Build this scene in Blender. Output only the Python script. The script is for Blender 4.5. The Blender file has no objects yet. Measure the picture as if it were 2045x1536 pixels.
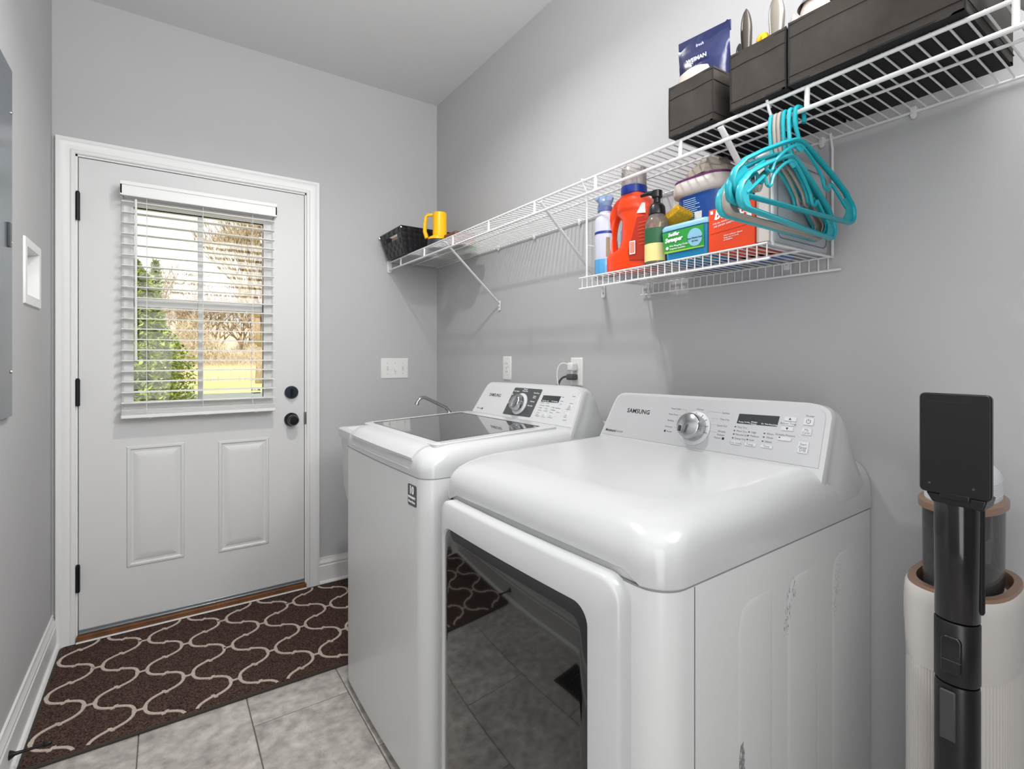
import bpy, math, random
from mathutils import Vector, Matrix
R = math.radians; PI = math.pi
SC = bpy.context.scene
COL = SC.collection
random.seed(7)

# ------------------------------------------------------------------ camera, world, light, exposure
cam = bpy.data.cameras.new('camera'); camo = bpy.data.objects.new('camera', cam); COL.objects.link(camo)
cam.sensor_fit = 'HORIZONTAL'; cam.sensor_width = 36.0
cam.lens = 36.0 * 1018.0 / 2045.0
cam.shift_y = -(768 - 713.5) / 2045.0
cam.clip_start = 0.02; cam.clip_end = 500
camo.location = (0, 0, 1.213); camo.rotation_euler = (R(90), 0, -R(34.28))
SC.camera = camo
w = bpy.data.worlds.new('sky'); SC.world = w; w.use_nodes = True
bg = w.node_tree.nodes['Background']; bg.inputs[0].default_value = (0.93, 0.97, 1.0, 1); bg.inputs[1].default_value = 1.5
su = bpy.data.lights.new('sun', 'SUN'); suo = bpy.data.objects.new('sun', su); COL.objects.link(suo)
su.energy = 3.6; su.angle = R(3); su.color = (1.0, 0.93, 0.82); suo.rotation_euler = (R(50), 0, R(-28))
def area(name, loc, target, sx, sy, e, color=(1, 1, 1)):
    l = bpy.data.lights.new(name, 'AREA'); l.shape = 'RECTANGLE'; l.size = sx; l.size_y = sy; l.energy = e; l.color = color
    o = bpy.data.objects.new(name, l); COL.objects.link(o); o.location = loc
    o.rotation_euler = (Vector(target) - Vector(loc)).to_track_quat('-Z', 'Y').to_euler(); return o
area('left_fill', (-0.34, -0.25, 1.15), (0.60, 1.05, 0.95), 1.0, 2.0, 20)  # unseen fill added by the left wall to brighten the appliance fronts
area('side_fill', (1.05, 0.05, 2.25), (-0.387, 1.5, 1.1), 0.5, 0.5, 14)  # added out-of-view fill, aimed at the left wall to lift it
area('bounce_fill', (0.55, -0.05, 2.05), (-0.05, 1.05, 2.75), 1.0, 0.8, 25)  # added unseen light thrown up at the ceiling as soft bounced fill
SC.view_settings.view_transform = 'Standard'; SC.view_settings.look = 'None'
SC.view_settings.gamma = 1; SC.view_settings.use_curve_mapping = False
SC.view_settings.exposure = 0.0

# ------------------------------------------------------------------ materials
def lin(c):
    if isinstance(c, str): c = tuple(int(c[i:i+2], 16)/255 for i in (0, 2, 4))
    return tuple((x/12.92 if x <= .04045 else ((x+.055)/1.055)**2.4) for x in c)
MATS = {}
def mat(name, col, rough=.5, metal=0, spec=.5, coat=0, noise=0, nscale=40, bump=0, bscale=200, trans=0, emit=0, alpha=1, bdist=.002):
    if name in MATS: return MATS[name]
    m = bpy.data.materials.new(name); m.use_nodes = True; nt = m.node_tree; b = nt.nodes['Principled BSDF']
    c = lin(col); b.inputs['Base Color'].default_value = (*c, 1); b.inputs['Roughness'].default_value = rough
    b.inputs['Metallic'].default_value = metal; b.inputs['Specular IOR Level'].default_value = spec
    b.inputs['Coat Weight'].default_value = coat; b.inputs['Coat Roughness'].default_value = .05
    b.inputs['Transmission Weight'].default_value = trans; b.inputs['Alpha'].default_value = alpha
    if emit: b.inputs['Emission Color'].default_value = (*c, 1); b.inputs['Emission Strength'].default_value = emit
    if noise or bump:
        g = nt.nodes.new('ShaderNodeNewGeometry')
    if noise:
        n = nt.nodes.new('ShaderNodeTexNoise'); n.inputs['Scale'].default_value = nscale; n.inputs['Detail'].default_value = 4
        nt.links.new(g.outputs['Position'], n.inputs['Vector'])
        r = nt.nodes.new('ShaderNodeValToRGB'); nt.links.new(n.outputs['Fac'], r.inputs[0])
        r.color_ramp.elements[0].position = .3; r.color_ramp.elements[1].position = .7
        r.color_ramp.elements[0].color = (*[x*(1-noise) for x in c], 1); r.color_ramp.elements[1].color = (*[min(1, x*(1+noise)) for x in c], 1)
        nt.links.new(r.outputs[0], b.inputs['Base Color'])
    if bump:
        n2 = nt.nodes.new('ShaderNodeTexNoise'); n2.inputs['Scale'].default_value = bscale; n2.inputs['Detail'].default_value = 3
        nt.links.new(g.outputs['Position'], n2.inputs['Vector'])
        bp = nt.nodes.new('ShaderNodeBump'); bp.inputs['Strength'].default_value = bump; bp.inputs['Distance'].default_value = bdist
        nt.links.new(n2.outputs['Fac'], bp.inputs['Height']); nt.links.new(bp.outputs[0], b.inputs['Normal'])
    MATS[name] = m; return m
WALL = mat('wall_paint_grey', 'bbbbbc', .85, noise=.012, nscale=3, bump=.05, bscale=350)
CEIL = mat('ceiling_paint_white', 'd8d8d8', .9, bump=.04, bscale=300)
TRIM = mat('trim_paint_white', 'e4e4e3', .38)
DOORP = mat('door_paint_white', 'd6d6d6', .42, bump=.03, bscale=120)
PLAS = mat('white_plastic', 'e6e6e4', .32)
BLIND = mat('blind_white', 'e8e8e6', .4)
ENAM = mat('white_enamel', 'c6c7c8', .2, coat=.12)
ENAM2 = mat('white_enamel_side', 'd6d7d7', .3, coat=.15)
SILV = mat('silver_panel', 'c6c7c9', .3, metal=.25, bump=.02, bscale=500)
SILVW = mat('pearl_panel', 'd3d4d6', .3, metal=.1)
DGLASS = mat('dark_smoked_glass', '0c0d0e', .03, spec=.7, coat=.6)
LGLASS = mat('lid_smoked_glass', '2e3032', .05, spec=.8, coat=1)
DARK = mat('dark_grey_plastic', '3c3d3f', .4)
BLK = mat('black_plastic', '101113', .32)
BLKM = mat('matt_black_metal', '0b0c10', .42, metal=.3)
GLOSSB = mat('gloss_black', '08080d', .18, coat=.4)
CHROME = mat('chrome', 'b9bbbd', .14, metal=1)
STEEL = mat('brushed_steel', '8f9193', .3, metal=1)
INK = mat('ink_black', '1d1d20', .5)
INKG = mat('ink_grey', '6c6d70', .5)
INKW = mat('ink_white', 'f0f0f0', .5)
WIRE = mat('white_coated_wire', 'e6e6e6', .32)
CORDW = mat('white_cord', 'efefee', .6)
TEAL = mat('turquoise_plastic', '12a3b0', .3)
TEAL2 = mat('light_turquoise_plastic', '2fb4c0', .3)
GRYP = mat('beige_grey_plastic', 'aaa39a', .35)
BINF = mat('dark_fabric', '332d28', .8, noise=.12, nscale=60, bump=.25, bscale=900)
BINB = mat('black_fabric', '161517', .85, bump=.2, bscale=900)
ORNG = mat('orange_plastic', 'ea4008', .3, coat=.2)
ORED = mat('dark_red_label', 'b02a10', .4)
BLUE = mat('deep_blue_plastic', '16338c', .35)
NAVY = mat('navy_foil', '161f4c', .28, bump=.5, bscale=25, bdist=.004)
YELL = mat('yellow_plastic', 'f5b800', .35)
CREAM = mat('cream_label', 'e5d78f', .6)
GREEN = mat('dark_green_label', '1f5a35', .5)
GRASSG = mat('bright_green_label', '2f9a3f', .45)
SKYB = mat('sky_blue_plastic', '1e8fc6', .35)
PALEB = mat('pale_blue_lid', '8fc3dd', .3)
REDB = mat('red_card', 'e84312', .45)
REDD = mat('dark_red_card', 'b01f0c', .5)
LAV = mat('lavender_white_plastic', 'c6c9d8', .35)
PBLUE = mat('muted_blue_plastic', '7f97bd', .35)
CLEARB = mat('clear_blue_base', '4e9bd0', .15, spec=.7)
BAG = mat('taupe_bag', 'b3a89c', .5, bump=.2, bscale=60)
IVORY = mat('ivory_plastic', 'd6cfc9', .4)
SPONGE = mat('yellow_sponge', 'd9a520', .95, noise=.3, nscale=180, bump=.8, bscale=260)
TAN = mat('rose_gold_plastic', '9c7e6a', .3, metal=.35)
STAT = mat('station_ivory', 'd0ccc8', .35)
VACW = mat('vacuum_white', 'dcdfe4', .35)
WOOD = mat('threshold_oak', '6e4422', .45, noise=.35, nscale=18)
ALU = mat('aluminium_sweep', '9fa6ab', .35, metal=.7)
BLUEP = mat('panel_grey_enamel', '5d6770', .22, metal=.3)
PORC = mat('utility_sink_plastic', 'dadada', .45)
BASKET = mat('black_woven_strap', '15141a', .35, bump=.15, bscale=400)
TRUNK = mat('bare_bark', 'b09a80', .9, noise=.25, nscale=8)
TWIG = mat('winter_twig', 'b8a48a', .9)
EVGRN = mat('evergreen_leaf', '93a244', .45, noise=.5, nscale=9)
EVGRN2 = mat('pale_conifer_leaf', 'a9b384', .7, noise=.3, nscale=5)
BRUSH = mat('dry_brush', 'cdbfa6', .9, noise=.2, nscale=1.5)

def glass_mat(name, tint, milk=0, rough=0.0, mcol=(.7, .7, .7)):
    m = bpy.data.materials.new(name); m.use_nodes = True; nt = m.node_tree; nt.nodes.clear()
    o = nt.nodes.new('ShaderNodeOutputMaterial'); t = nt.nodes.new('ShaderNodeBsdfTransparent'); g = nt.nodes.new('ShaderNodeBsdfGlossy')
    f = nt.nodes.new('ShaderNodeFresnel'); f.inputs[0].default_value = 1.45; mx = nt.nodes.new('ShaderNodeMixShader')
    t.inputs[0].default_value = (*tint, 1); g.inputs['Roughness'].default_value = rough
    df = nt.nodes.new('ShaderNodeBsdfDiffuse'); df.inputs[0].default_value = (*mcol, 1); m2 = nt.nodes.new('ShaderNodeMixShader'); m2.inputs[0].default_value = milk
    nt.links.new(t.outputs[0], m2.inputs[1]); nt.links.new(df.outputs[0], m2.inputs[2])
    nt.links.new(f.outputs[0], mx.inputs[0]); nt.links.new(m2.outputs[0], mx.inputs[1]); nt.links.new(g.outputs[0], mx.inputs[2]); nt.links.new(mx.outputs[0], o.inputs[0])
    return m
PANE = glass_mat('window_glass', (.97, .98, .97))
CLEARP = glass_mat('clear_plastic', (.90, .88, .86), milk=.28, rough=.25, mcol=(.72, .66, .63))
SMOKE = glass_mat('smoked_bin_plastic', (.62, .62, .63), milk=.35, rough=.08, mcol=(.16, .16, .165))
BOTTLEG = glass_mat('bottle_clear', (.72, .68, .62), milk=.25, rough=.08, mcol=(.5, .46, .41))

def floor_tile_mat():
    m = bpy.data.materials.new('stone_tile'); m.use_nodes = True; nt = m.node_tree; b = nt.nodes['Principled BSDF']
    g = nt.nodes.new('ShaderNodeNewGeometry')
    oi = nt.nodes.new('ShaderNodeObjectInfo')
    add = nt.nodes.new('ShaderNodeVectorMath'); add.operation = 'MULTIPLY_ADD'
    cmb = nt.nodes.new('ShaderNodeCombineXYZ'); nt.links.new(oi.outputs['Random'], cmb.inputs[0]); nt.links.new(oi.outputs['Random'], cmb.inputs[1])
    add.inputs[1].default_value = (9, 9, 9); nt.links.new(cmb.outputs[0], add.inputs[0]); nt.links.new(g.outputs['Position'], add.inputs[2])
    n1 = nt.nodes.new('ShaderNodeTexNoise'); n1.inputs['Scale'].default_value = 4.5; n1.inputs['Detail'].default_value = 8; n1.inputs['Roughness'].default_value = .65; n1.inputs['Distortion'].default_value = .6
    nt.links.new(add.outputs[0], n1.inputs['Vector'])
    r = nt.nodes.new('ShaderNodeValToRGB'); e = r.color_ramp.elements
    e[0].position = .3; e[0].color = (*lin('9a938d'), 1); e[1].position = .72; e[1].color = (*lin('c8c0b9'), 1)
    x = e.new(.5); x.color = (*lin('b3aba4'), 1)
    nt.links.new(n1.outputs['Fac'], r.inputs[0])
    n2 = nt.nodes.new('ShaderNodeTexNoise'); n2.inputs['Scale'].default_value = 26; n2.inputs['Detail'].default_value = 6; nt.links.new(add.outputs[0], n2.inputs['Vector'])
    mx = nt.nodes.new('ShaderNodeMix'); mx.data_type = 'RGBA'; mx.blend_type = 'OVERLAY'; mx.inputs[0].default_value = .7
    nt.links.new(r.outputs[0], mx.inputs[6]); nt.links.new(n2.outputs['Fac'], mx.inputs[7])
    v = nt.nodes.new('ShaderNodeTexNoise'); v.inputs['Scale'].default_value = 7; v.inputs['Detail'].default_value = 5; v.inputs['Distortion'].default_value = 2.5; nt.links.new(add.outputs[0], v.inputs['Vector'])
    vr = nt.nodes.new('ShaderNodeValToRGB'); ve = vr.color_ramp.elements; ve[0].position = .488; ve[0].color = (1, 1, 1, 1); ve[1].position = .5; ve[1].color = (.72, .68, .66, 1); q = ve.new(.512); q.color = (1, 1, 1, 1)
    nt.links.new(v.outputs['Fac'], vr.inputs[0])
    m2 = nt.nodes.new('ShaderNodeMix'); m2.data_type = 'RGBA'; m2.blend_type = 'MULTIPLY'; m2.inputs[0].default_value = .6
    nt.links.new(mx.outputs[2], m2.inputs[6]); nt.links.new(vr.outputs[0], m2.inputs[7])
    hs = nt.nodes.new('ShaderNodeHueSaturation'); hs.inputs['Saturation'].default_value = .75; nt.links.new(m2.outputs[2], hs.inputs['Color'])
    nt.links.new(hs.outputs[0], b.inputs['Base Color']); b.inputs['Roughness'].default_value = .42
    bp = nt.nodes.new('ShaderNodeBump'); bp.inputs['Strength'].default_value = .25; bp.inputs['Distance'].default_value = .003
    nt.links.new(n1.outputs['Fac'], bp.inputs['Height']); nt.links.new(bp.outputs[0], b.inputs['Normal'])
    return m
TILE = floor_tile_mat()
GROUT = mat('grout', '6d6761', .9)
def rug_mat(name, c1, c2, sc=420, b=.9):
    m = bpy.data.materials.new(name); m.use_nodes = True; nt = m.node_tree; bs = nt.nodes['Principled BSDF']
    g = nt.nodes.new('ShaderNodeNewGeometry'); n = nt.nodes.new('ShaderNodeTexNoise'); n.inputs['Scale'].default_value = sc; n.inputs['Detail'].default_value = 3
    nt.links.new(g.outputs['Position'], n.inputs['Vector']); r = nt.nodes.new('ShaderNodeValToRGB')
    r.color_ramp.elements[0].position = .35; r.color_ramp.elements[1].position = .68
    r.color_ramp.elements[0].color = (*lin(c1), 1); r.color_ramp.elements[1].color = (*lin(c2), 1)
    nt.links.new(n.outputs['Fac'], r.inputs[0]); nt.links.new(r.outputs[0], bs.inputs['Base Color']); bs.inputs['Roughness'].default_value = 1; bs.inputs['Specular IOR Level'].default_value = .1
    bp = nt.nodes.new('ShaderNodeBump'); bp.inputs['Strength'].default_value = b; bp.inputs['Distance'].default_value = .004
    nt.links.new(n.outputs['Fac'], bp.inputs['Height']); nt.links.new(bp.outputs[0], bs.inputs['Normal']); return m
RUGD = rug_mat('brown_pile', '261919', '665149', sc=230)
RUGL = rug_mat('beige_pile', 'b9a89b', 'e3d6ca')
RUGE = mat('rug_binding', '37322c', .9)

def side_mat():                                   # enamel side with worn scuff streaks
    m = bpy.data.materials.new('scuffed_enamel'); m.use_nodes = True; nt = m.node_tree; b = nt.nodes['Principled BSDF']
    tc = nt.nodes.new('ShaderNodeTexCoord'); sx = nt.nodes.new('ShaderNodeSeparateXYZ'); nt.links.new(tc.outputs['Object'], sx.inputs[0])
    mp = nt.nodes.new('ShaderNodeMapping'); mp.inputs['Scale'].default_value = (420, 1, 90); nt.links.new(tc.outputs['Object'], mp.inputs[0])
    n = nt.nodes.new('ShaderNodeTexNoise'); n.inputs['Scale'].default_value = 1; n.inputs['Detail'].default_value = 5; nt.links.new(mp.outputs[0], n.inputs['Vector'])
    def M(op, a, bb=None, c=None):
        q = nt.nodes.new('ShaderNodeMath'); q.operation = op
        for i, v in enumerate((a, bb, c)):
            if v is None: continue
            if isinstance(v, (int, float)): q.inputs[i].default_value = v
            else: nt.links.new(v, q.inputs[i])
        return q.outputs[0]
    tot = None
    for (ca, cz, wa, wz, sl, th) in ((.208, .475, .009, .085, 0, .43), (.178, .46, .008, .06, 0, .545), (.368, .735, .012, .05, .16, .56), (.388, .77, .008, .03, 0, .56), (.575, .72, .018, .06, .12, .59)):
        dz = M('SUBTRACT', sx.outputs[2], cz); da = M('SUBTRACT', sx.outputs[0], ca); da = M('SUBTRACT', da, M('MULTIPLY', dz, sl))
        e = M('ADD', M('POWER', M('ABSOLUTE', M('DIVIDE', da, wa)), 2.), M('POWER', M('ABSOLUTE', M('DIVIDE', dz, wz)), 4.))
        k = M('MULTIPLY', M('LESS_THAN', e, 1.), M('GREATER_THAN', M('SUBTRACT', n.outputs['Fac'], M('MULTIPLY', e, .05)), th))
        tot = k if tot is None else M('MAXIMUM', tot, k)
    side = M('LESS_THAN', sx.outputs[1], .02)
    tot = M('MULTIPLY', tot, side)
    mx = nt.nodes.new('ShaderNodeMix'); mx.data_type = 'RGBA'; nt.links.new(tot, mx.inputs[0])
    mx.inputs[6].default_value = (*lin('d6d7d7'), 1); mx.inputs[7].default_value = (*lin('7d7f82'), 1)
    nt.links.new(mx.outputs[2], b.inputs['Base Color']); b.inputs['Roughness'].default_value = .3
    return m
SIDE = side_mat()

# ------------------------------------------------------------------ mesh helpers
class MB:
    def __init__(s): s.v = []; s.f = []
    def add(s, vs, fs):
        k = len(s.v); s.v += [tuple(p) for p in vs]; s.f += [tuple(i+k for i in f) for f in fs]; return s
    def box(s, x0, x1, y0, y1, z0, z1):
        return s.add([(x0,y0,z0),(x1,y0,z0),(x1,y1,z0),(x0,y1,z0),(x0,y0,z1),(x1,y0,z1),(x1,y1,z1),(x0,y1,z1)],
                     [(0,3,2,1),(4,5,6,7),(0,1,5,4),(1,2,6,5),(2,3,7,6),(3,0,4,7)])
    def loft(s, rings, c0=True, c1=True, closed=True):
        n = len(rings[0]); vs = [p for r in rings for p in r]; fs = []
        for i in range(len(rings)-1):
            for j in range(n if closed else n-1):
                a = i*n+j; b = i*n+(j+1) % n; fs.append((a, b, b+n, a+n))
        if c0 and closed: fs.append(tuple(range(n))[::-1])
        if c1 and closed: fs.append(tuple(range((len(rings)-1)*n, len(rings)*n)))
        return s.add(vs, fs)
    def tube(s, path, r, n=8, closed=False, flat=1.0, up=None):
        P = [Vector(p) for p in path]; m = len(P); rings = []
        T = []
        for i in range(m):
            a = P[(i-1) % m] if (i > 0 or closed) else P[0]; b = P[(i+1) % m] if (i < m-1 or closed) else P[-1]
            t = (b-a); T.append(t.normalized() if t.length > 1e-9 else Vector((0, 0, 1)))
        N = Vector(up) if up else T[0].orthogonal()
        for i in range(m):
            if up: N = Vector(up)
            N = (N - T[i]*N.dot(T[i])).normalized(); B = T[i].cross(N)
            rr = r[i] if isinstance(r, (list, tuple)) else r
            rings.append([P[i] + (N*math.cos(2*PI*k/n)*flat + B*math.sin(2*PI*k/n))*rr for k in range(n)])
        if closed:
            rings.append(rings[0]); return s.loft(rings, False, False)
        return s.loft(rings)
    def lathe(s, prof, c=(0, 0, 0), axis=(0, 0, 1), n=32, sx=1, sy=1, c0=True, c1=True):
        A = Vector(axis).normalized(); X = A.orthogonal().normalized() if abs(A.z) < .999 else Vector((1, 0, 0)); Y = A.cross(X); C = Vector(c)
        return s.loft([[C + A*h + (X*math.cos(2*PI*k/n)*sx + Y*math.sin(2*PI*k/n)*sy)*max(r, 1e-5) for k in range(n)] for r, h in prof], c0, c1)
    def prism(s, poly, O, u, v, d):                 # polygon in (u,v) frame pushed along d
        O = Vector(O); u = Vector(u); v = Vector(v); d = Vector(d)
        a = [O+u*p[0]+v*p[1] for p in poly]; return s.loft([a, [p+d for p in a]])
    def mesh(s, name):
        m = bpy.data.meshes.new(name); m.from_pydata(s.v, [], s.f); m.validate(); m.update(); return m
def root(name, label, cat, loc=(0, 0, 0), rz=0, group=None, kind=None):
    o = bpy.data.objects.new(name, None); COL.objects.link(o); o.location = loc; o.rotation_euler = (0, 0, rz); o.empty_display_size = .05
    if label: o['label'] = label
    if cat: o['category'] = cat
    if group: o['group'] = group
    if kind: o['kind'] = kind
    return o
def tag(o, label=None, cat=None, group=None, kind=None):
    for k, v in (('label', label), ('category', cat), ('group', group), ('kind', kind)):
        if v: o[k] = v
    return o
def origin_of(p):
    while p.parent: p = p.parent
    return p
def part(name, mb, m, parent=None, bev=0, seg=2, ang=35, local=False, sub=0):
    """mesh object; vertices are world coordinates unless local (then in the frame of the top-level parent)"""
    off = Vector((0, 0, 0))
    if parent and not local: off = Vector(origin_of(parent).location)
    if off.length: mb.v = [tuple(Vector(p)-off) for p in mb.v]
    me = mb.mesh(name); me.materials.append(m)
    o = bpy.data.objects.new(name, me); COL.objects.link(o)
    if parent: o.parent = parent
    for p in me.polygons: p.use_smooth = True
    me.set_sharp_from_angle(angle=R(ang))
    if bev:
        b = o.modifiers.new('bevel', 'BEVEL'); b.width = bev; b.segments = seg; b.limit_method = 'ANGLE'; b.angle_limit = R(40); b.harden_normals = False
    if sub: q = o.modifiers.new('sub', 'SUBSURF'); q.levels = q.render_levels = sub
    return o
def solo(name, mb, m, label, cat, loc=None, **k):      # one-mesh thing with its origin at loc
    g = {x: k.pop(x) for x in ('group', 'kind') if x in k}
    loc = Vector(loc) if loc else Vector(mb.v[0]); mb.v = [tuple(Vector(p)-loc) for p in mb.v]
    o = part(name, mb, m, None, **k); o.location = loc; tag(o, label, cat, **g); return o
def again(o, parent, loc):                              # another alike piece sharing the mesh
    c = o.copy(); c.parent = parent; c.location = loc; COL.objects.link(c); return c
def rrect(x0, x1, y0, y1, r, n=6, rs=None):
    rs = rs or (r, r, r, r); out = []
    for (cx, cy, a0, q) in ((x1-rs[0], y1-rs[0], 0, rs[0]), (x0+rs[1], y1-rs[1], 90, rs[1]), (x0+rs[2], y0+rs[2], 180, rs[2]), (x1-rs[3], y0+rs[3], 270, rs[3])):
        for k in range(n+1): a = R(a0+90*k/n); out.append((cx+q*math.cos(a), cy+q*math.sin(a)))
    return out
def text(mb, body, size, O, u, v, n, align='CENTER', ext=.0003, shear=0, bold=0, sx=1):
    cu = bpy.data.curves.new('t', 'FONT'); cu.body = body; cu.size = size; cu.align_x = align; cu.align_y = 'CENTER'; cu.extrude = ext; cu.shear = shear; cu.offset = bold; cu.resolution_u = 2
    ob = bpy.data.objects.new('t', cu); COL.objects.link(ob); dg = bpy.context.evaluated_depsgraph_get(); dg.update()
    me = ob.evaluated_get(dg).to_mesh(); O = Vector(O); u = Vector(u); v = Vector(v); n = Vector(n)
    mb.add([O+u*p.co.x*sx+v*p.co.y+n*p.co.z for p in me.vertices], [tuple(p.vertices) for p in me.polygons])
    ob.evaluated_get(dg).to_mesh_clear(); bpy.data.objects.remove(ob); bpy.data.curves.remove(cu)
def bez(p0, p1, p2, p3, n=8):
    o = []
    for i in range(n+1):
        t = i/n; o.append(tuple((1-t)**3*a+3*(1-t)**2*t*b+3*(1-t)*t*t*c+t**3*d for a, b, c, d in zip(p0, p1, p2, p3)))
    return o
X3, Y3, Z3 = (1, 0, 0), (0, 1, 0), (0, 0, 1)

# ------------------------------------------------------------------ room shell
XL, XR, YB, YR, H = -.387, 1.374, 2.83, -1.25, 2.746
fl = part('floor', MB().box(XL-.1, XR+.1, YR-.1, YB+.12, -.12, -.0035), GROUT); fl['kind'] = 'structure'
first = None
xs = [XL, -.069, .241, .551, .861, 1.171, XR]
for i in range(6):
    off = 1.862 if i % 2 == 0 else 1.862-.31
    off = {0: 1.862, 1: 2.172, 2: 1.862, 3: 2.172, 4: 1.862, 5: 2.172}[i]
    ys = sorted([y for y in [off+.62*k for k in range(-7, 4)] if YR < y < YB] + [YR, YB])
    for a, b in zip(ys[:-1], ys[1:]):
        x0, x1 = xs[i]+.0016, xs[i+1]-.0016
        mb = MB().box(x0, x1, a+.0016, b-.0016, -.006, 0)
        part('tile', mb, TILE, fl, bev=.0012, seg=1)
part('ceiling', MB().box(XL-.1, XR+.1, YR-.1, YB+.12, H, H+.1), CEIL)['kind'] = 'structure'
wl = MB(); pb = (2.325, 2.545, 1.405, 1.607)           # recessed box opening in the left wall
wl.box(XL-.1, XL, YR-.1, pb[0], 0, H).box(XL-.1, XL, pb[1], YB+.12, 0, H).box(XL-.1, XL, pb[0], pb[1], 0, pb[2]).box(XL-.1, XL, pb[0], pb[1], pb[3], H)
part('wall_left', wl, WALL)['kind'] = 'structure'
part('wall_right', MB().box(XR, XR+.1, YR-.1, YB+.12, 0, H), WALL)['kind'] = 'structure'
DX0, DX1, DZ = -.312, .617, 2.075
wb = MB().box(XL, DX0, YB, YB+.12, 0, H).box(DX1, XR, YB, YB+.12, 0, H).box(DX0, DX1, YB, YB+.12, DZ, H)
part('wall_back', wb, WALL)['kind'] = 'structure'
part('wall_rear', MB().box(XL, XR, YR-.1, YR, 0, H), WALL)['kind'] = 'structure'
BBP = [(0, 0), (.029, 0), (.029, .012), (.024, .019), (.016, .021), (.016, .098), (.0125, .103), (.0145, .110), (.0145, .115), (.008, .128), (.007, .134), (.007, .140), (0, .140)]
def baseboard(name, p0, p1, inward):
    i = Vector(inward); mb = MB().loft([[Vector(p)+i*a+Vector((0, 0, z)) for a, z in BBP] for p in (p0, p1)])
    o = part(name, mb, TRIM, ang=25); o['kind'] = 'structure'
baseboard('baseboard_left', (XL, YR, 0), (XL, YB, 0), (1, 0, 0))
baseboard('baseboard_back', (.68, YB, 0), (XR, YB, 0), (0, -1, 0))
baseboard('baseboard_right', (XR, YR, 0), (XR, YB, 0), (-1, 0, 0))
# casing
prof = [(0, 0), (0, .010), (.004, .013), (.012, .0135), (.018, .010), (.030, .0115), (.044, .015), (.050, .019), (.060, .0195), (.062, .0195), (.062, 0)]
rings = []
for q in range(4):
    cx = [(-1, 0), (-1, 1), (1, 1), (1, 0)][q]; bx, bz = [(DX0, 0), (DX0, DZ), (DX1, DZ), (DX1, 0)][q]
    rings.append([(bx+cx[0]*wd, YB-t, bz+cx[1]*wd) for wd, t in prof])
part('trim_1', MB().loft(rings), TRIM, ang=20)['kind'] = 'structure'

# door ---------------------------------------------------------------
door = root('door_1', None, None, (0, YB, 0), kind='structure')
SX0, SX1, SZ0, SZ1 = -.302, .607, .035, 2.064
GX0, GX1, GZ0, GZ1 = -.114, .412, 1.011, 1.884
yf, yk = YB+.004, YB+.048
jb = MB().box(DX0, SX0-.003, YB-.001, YB+.12, 0, DZ).box(SX1+.003, DX1, YB-.001, YB+.12, 0, DZ).box(DX0, DX1, YB-.001, YB+.12, SZ1+.003, DZ)
part('door_jamb', jb, TRIM, door)
sl = MB().box(SX0, GX0, yf, yk, SZ0, SZ1).box(GX1, SX1, yf, yk, SZ0, SZ1).box(GX0, GX1, yf, yk, SZ0, GZ0).box(GX0, GX1, yf, yk, GZ1, SZ1)
slab = part('door_slab', sl, DOORP, door)
for (a, b, c, d) in ((-.140, .078, .278, .816), (.214, .438, .268, .808)):
    rr = []
    for ins, dep in ((0, 0), (.004, .005), (.012, .006), (.018, .0015), (.026, .001), (.030, .0025), (.052, .0075), (.056, .008)):
        rr.append([(a+ins, yf-dep, c+ins), (b-ins, yf-dep, c+ins), (b-ins, yf-dep, d-ins), (a+ins, yf-dep, d-ins)])
    part('raised_panel', MB().loft(rr, False, True), DOORP, door, ang=15)
# lite frame
rr = []
for ins, dep in ((-.044, 0), (-.042, .010), (-.034, .014), (-.020, .012), (-.012, .009), (0, .006), (0, -.02)):
    rr.append([(GX0+ins, yf-dep, GZ0+ins), (GX1-ins, yf-dep, GZ0+ins), (GX1-ins, yf-dep, GZ1-ins), (GX0+ins, yf-dep, GZ1-ins)])
lf = part('window_frame', MB().loft(rr, False, False), TRIM, door, ang=20)
yg = YB+.026
part('mullion', MB().box(.131, .153, yg-.004, yg+.004, GZ0, GZ1), TRIM, lf, bev=.002)
part('muntin', MB().box(GX0, .131, yg-.0035, yg+.0035, 1.441, 1.478).box(.153, GX1, yg-.0035, yg+.0035, 1.441, 1.478), TRIM, lf, bev=.002)
for (a, b) in ((GX0, .131), (.153, GX1)):
    for (c, d) in ((GZ0, 1.441), (1.478, GZ1)):
        part('pane', MB().box(a, b, yg-.0015, yg+.0015, c, d), PANE, door)
stk = MB(); text(stk, 'ETS', .022, (.3775, yg-.0022, 1.052), (-1, 0, 0), Z3, (0, 1, 0), bold=.0006)
stk.prism([(.362, 1.030), (.40, 1.030), (.404, 1.033), (.40, 1.036), (.362, 1.036)], (0, yg-.0021, 0), X3, Z3, (0, -.0003, 0))
stk.prism([(.394, 1.044), (.404, 1.044), (.394, 1.060)], (0, yg-.0021, 0), X3, Z3, (0, -.0003, 0))
part('sticker', stk, mat('sticker_green', '6d9a86', .5), door)
for (z0, z1) in ((1.795, 1.912), (1.006, 1.118), (.216, .328)):
    h = part('hinge', MB().lathe([(.0075, z0), (.0075, z1)], (SX0-.002, YB-.010, 0), n=12).box(SX0-.001, SX0+.005, YB-.008, YB+.003, z0, z1), BLKM, door, bev=.001)
    part('hinge_pin', MB().lathe([(.001, z1), (.006, z1+.001), (.006, z1+.005), (.001, z1+.006)], (SX0-.002, YB-.010, 0), n=12), BLKM, h)
db = part('deadbolt', MB().lathe([(.001, .0), (.033, .0), (.033, .010), (.030, .017), (.001, .018)], (.544, yf, 1.031), (0, -1, 0), 32), mat('navy_black_metal', '1b2233', .38, metal=.4), door)
part('thumb_turn', MB().box(.539, .549, yf-.036, yf-.016, 1.010, 1.052), BLKM, db, bev=.004)
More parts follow.
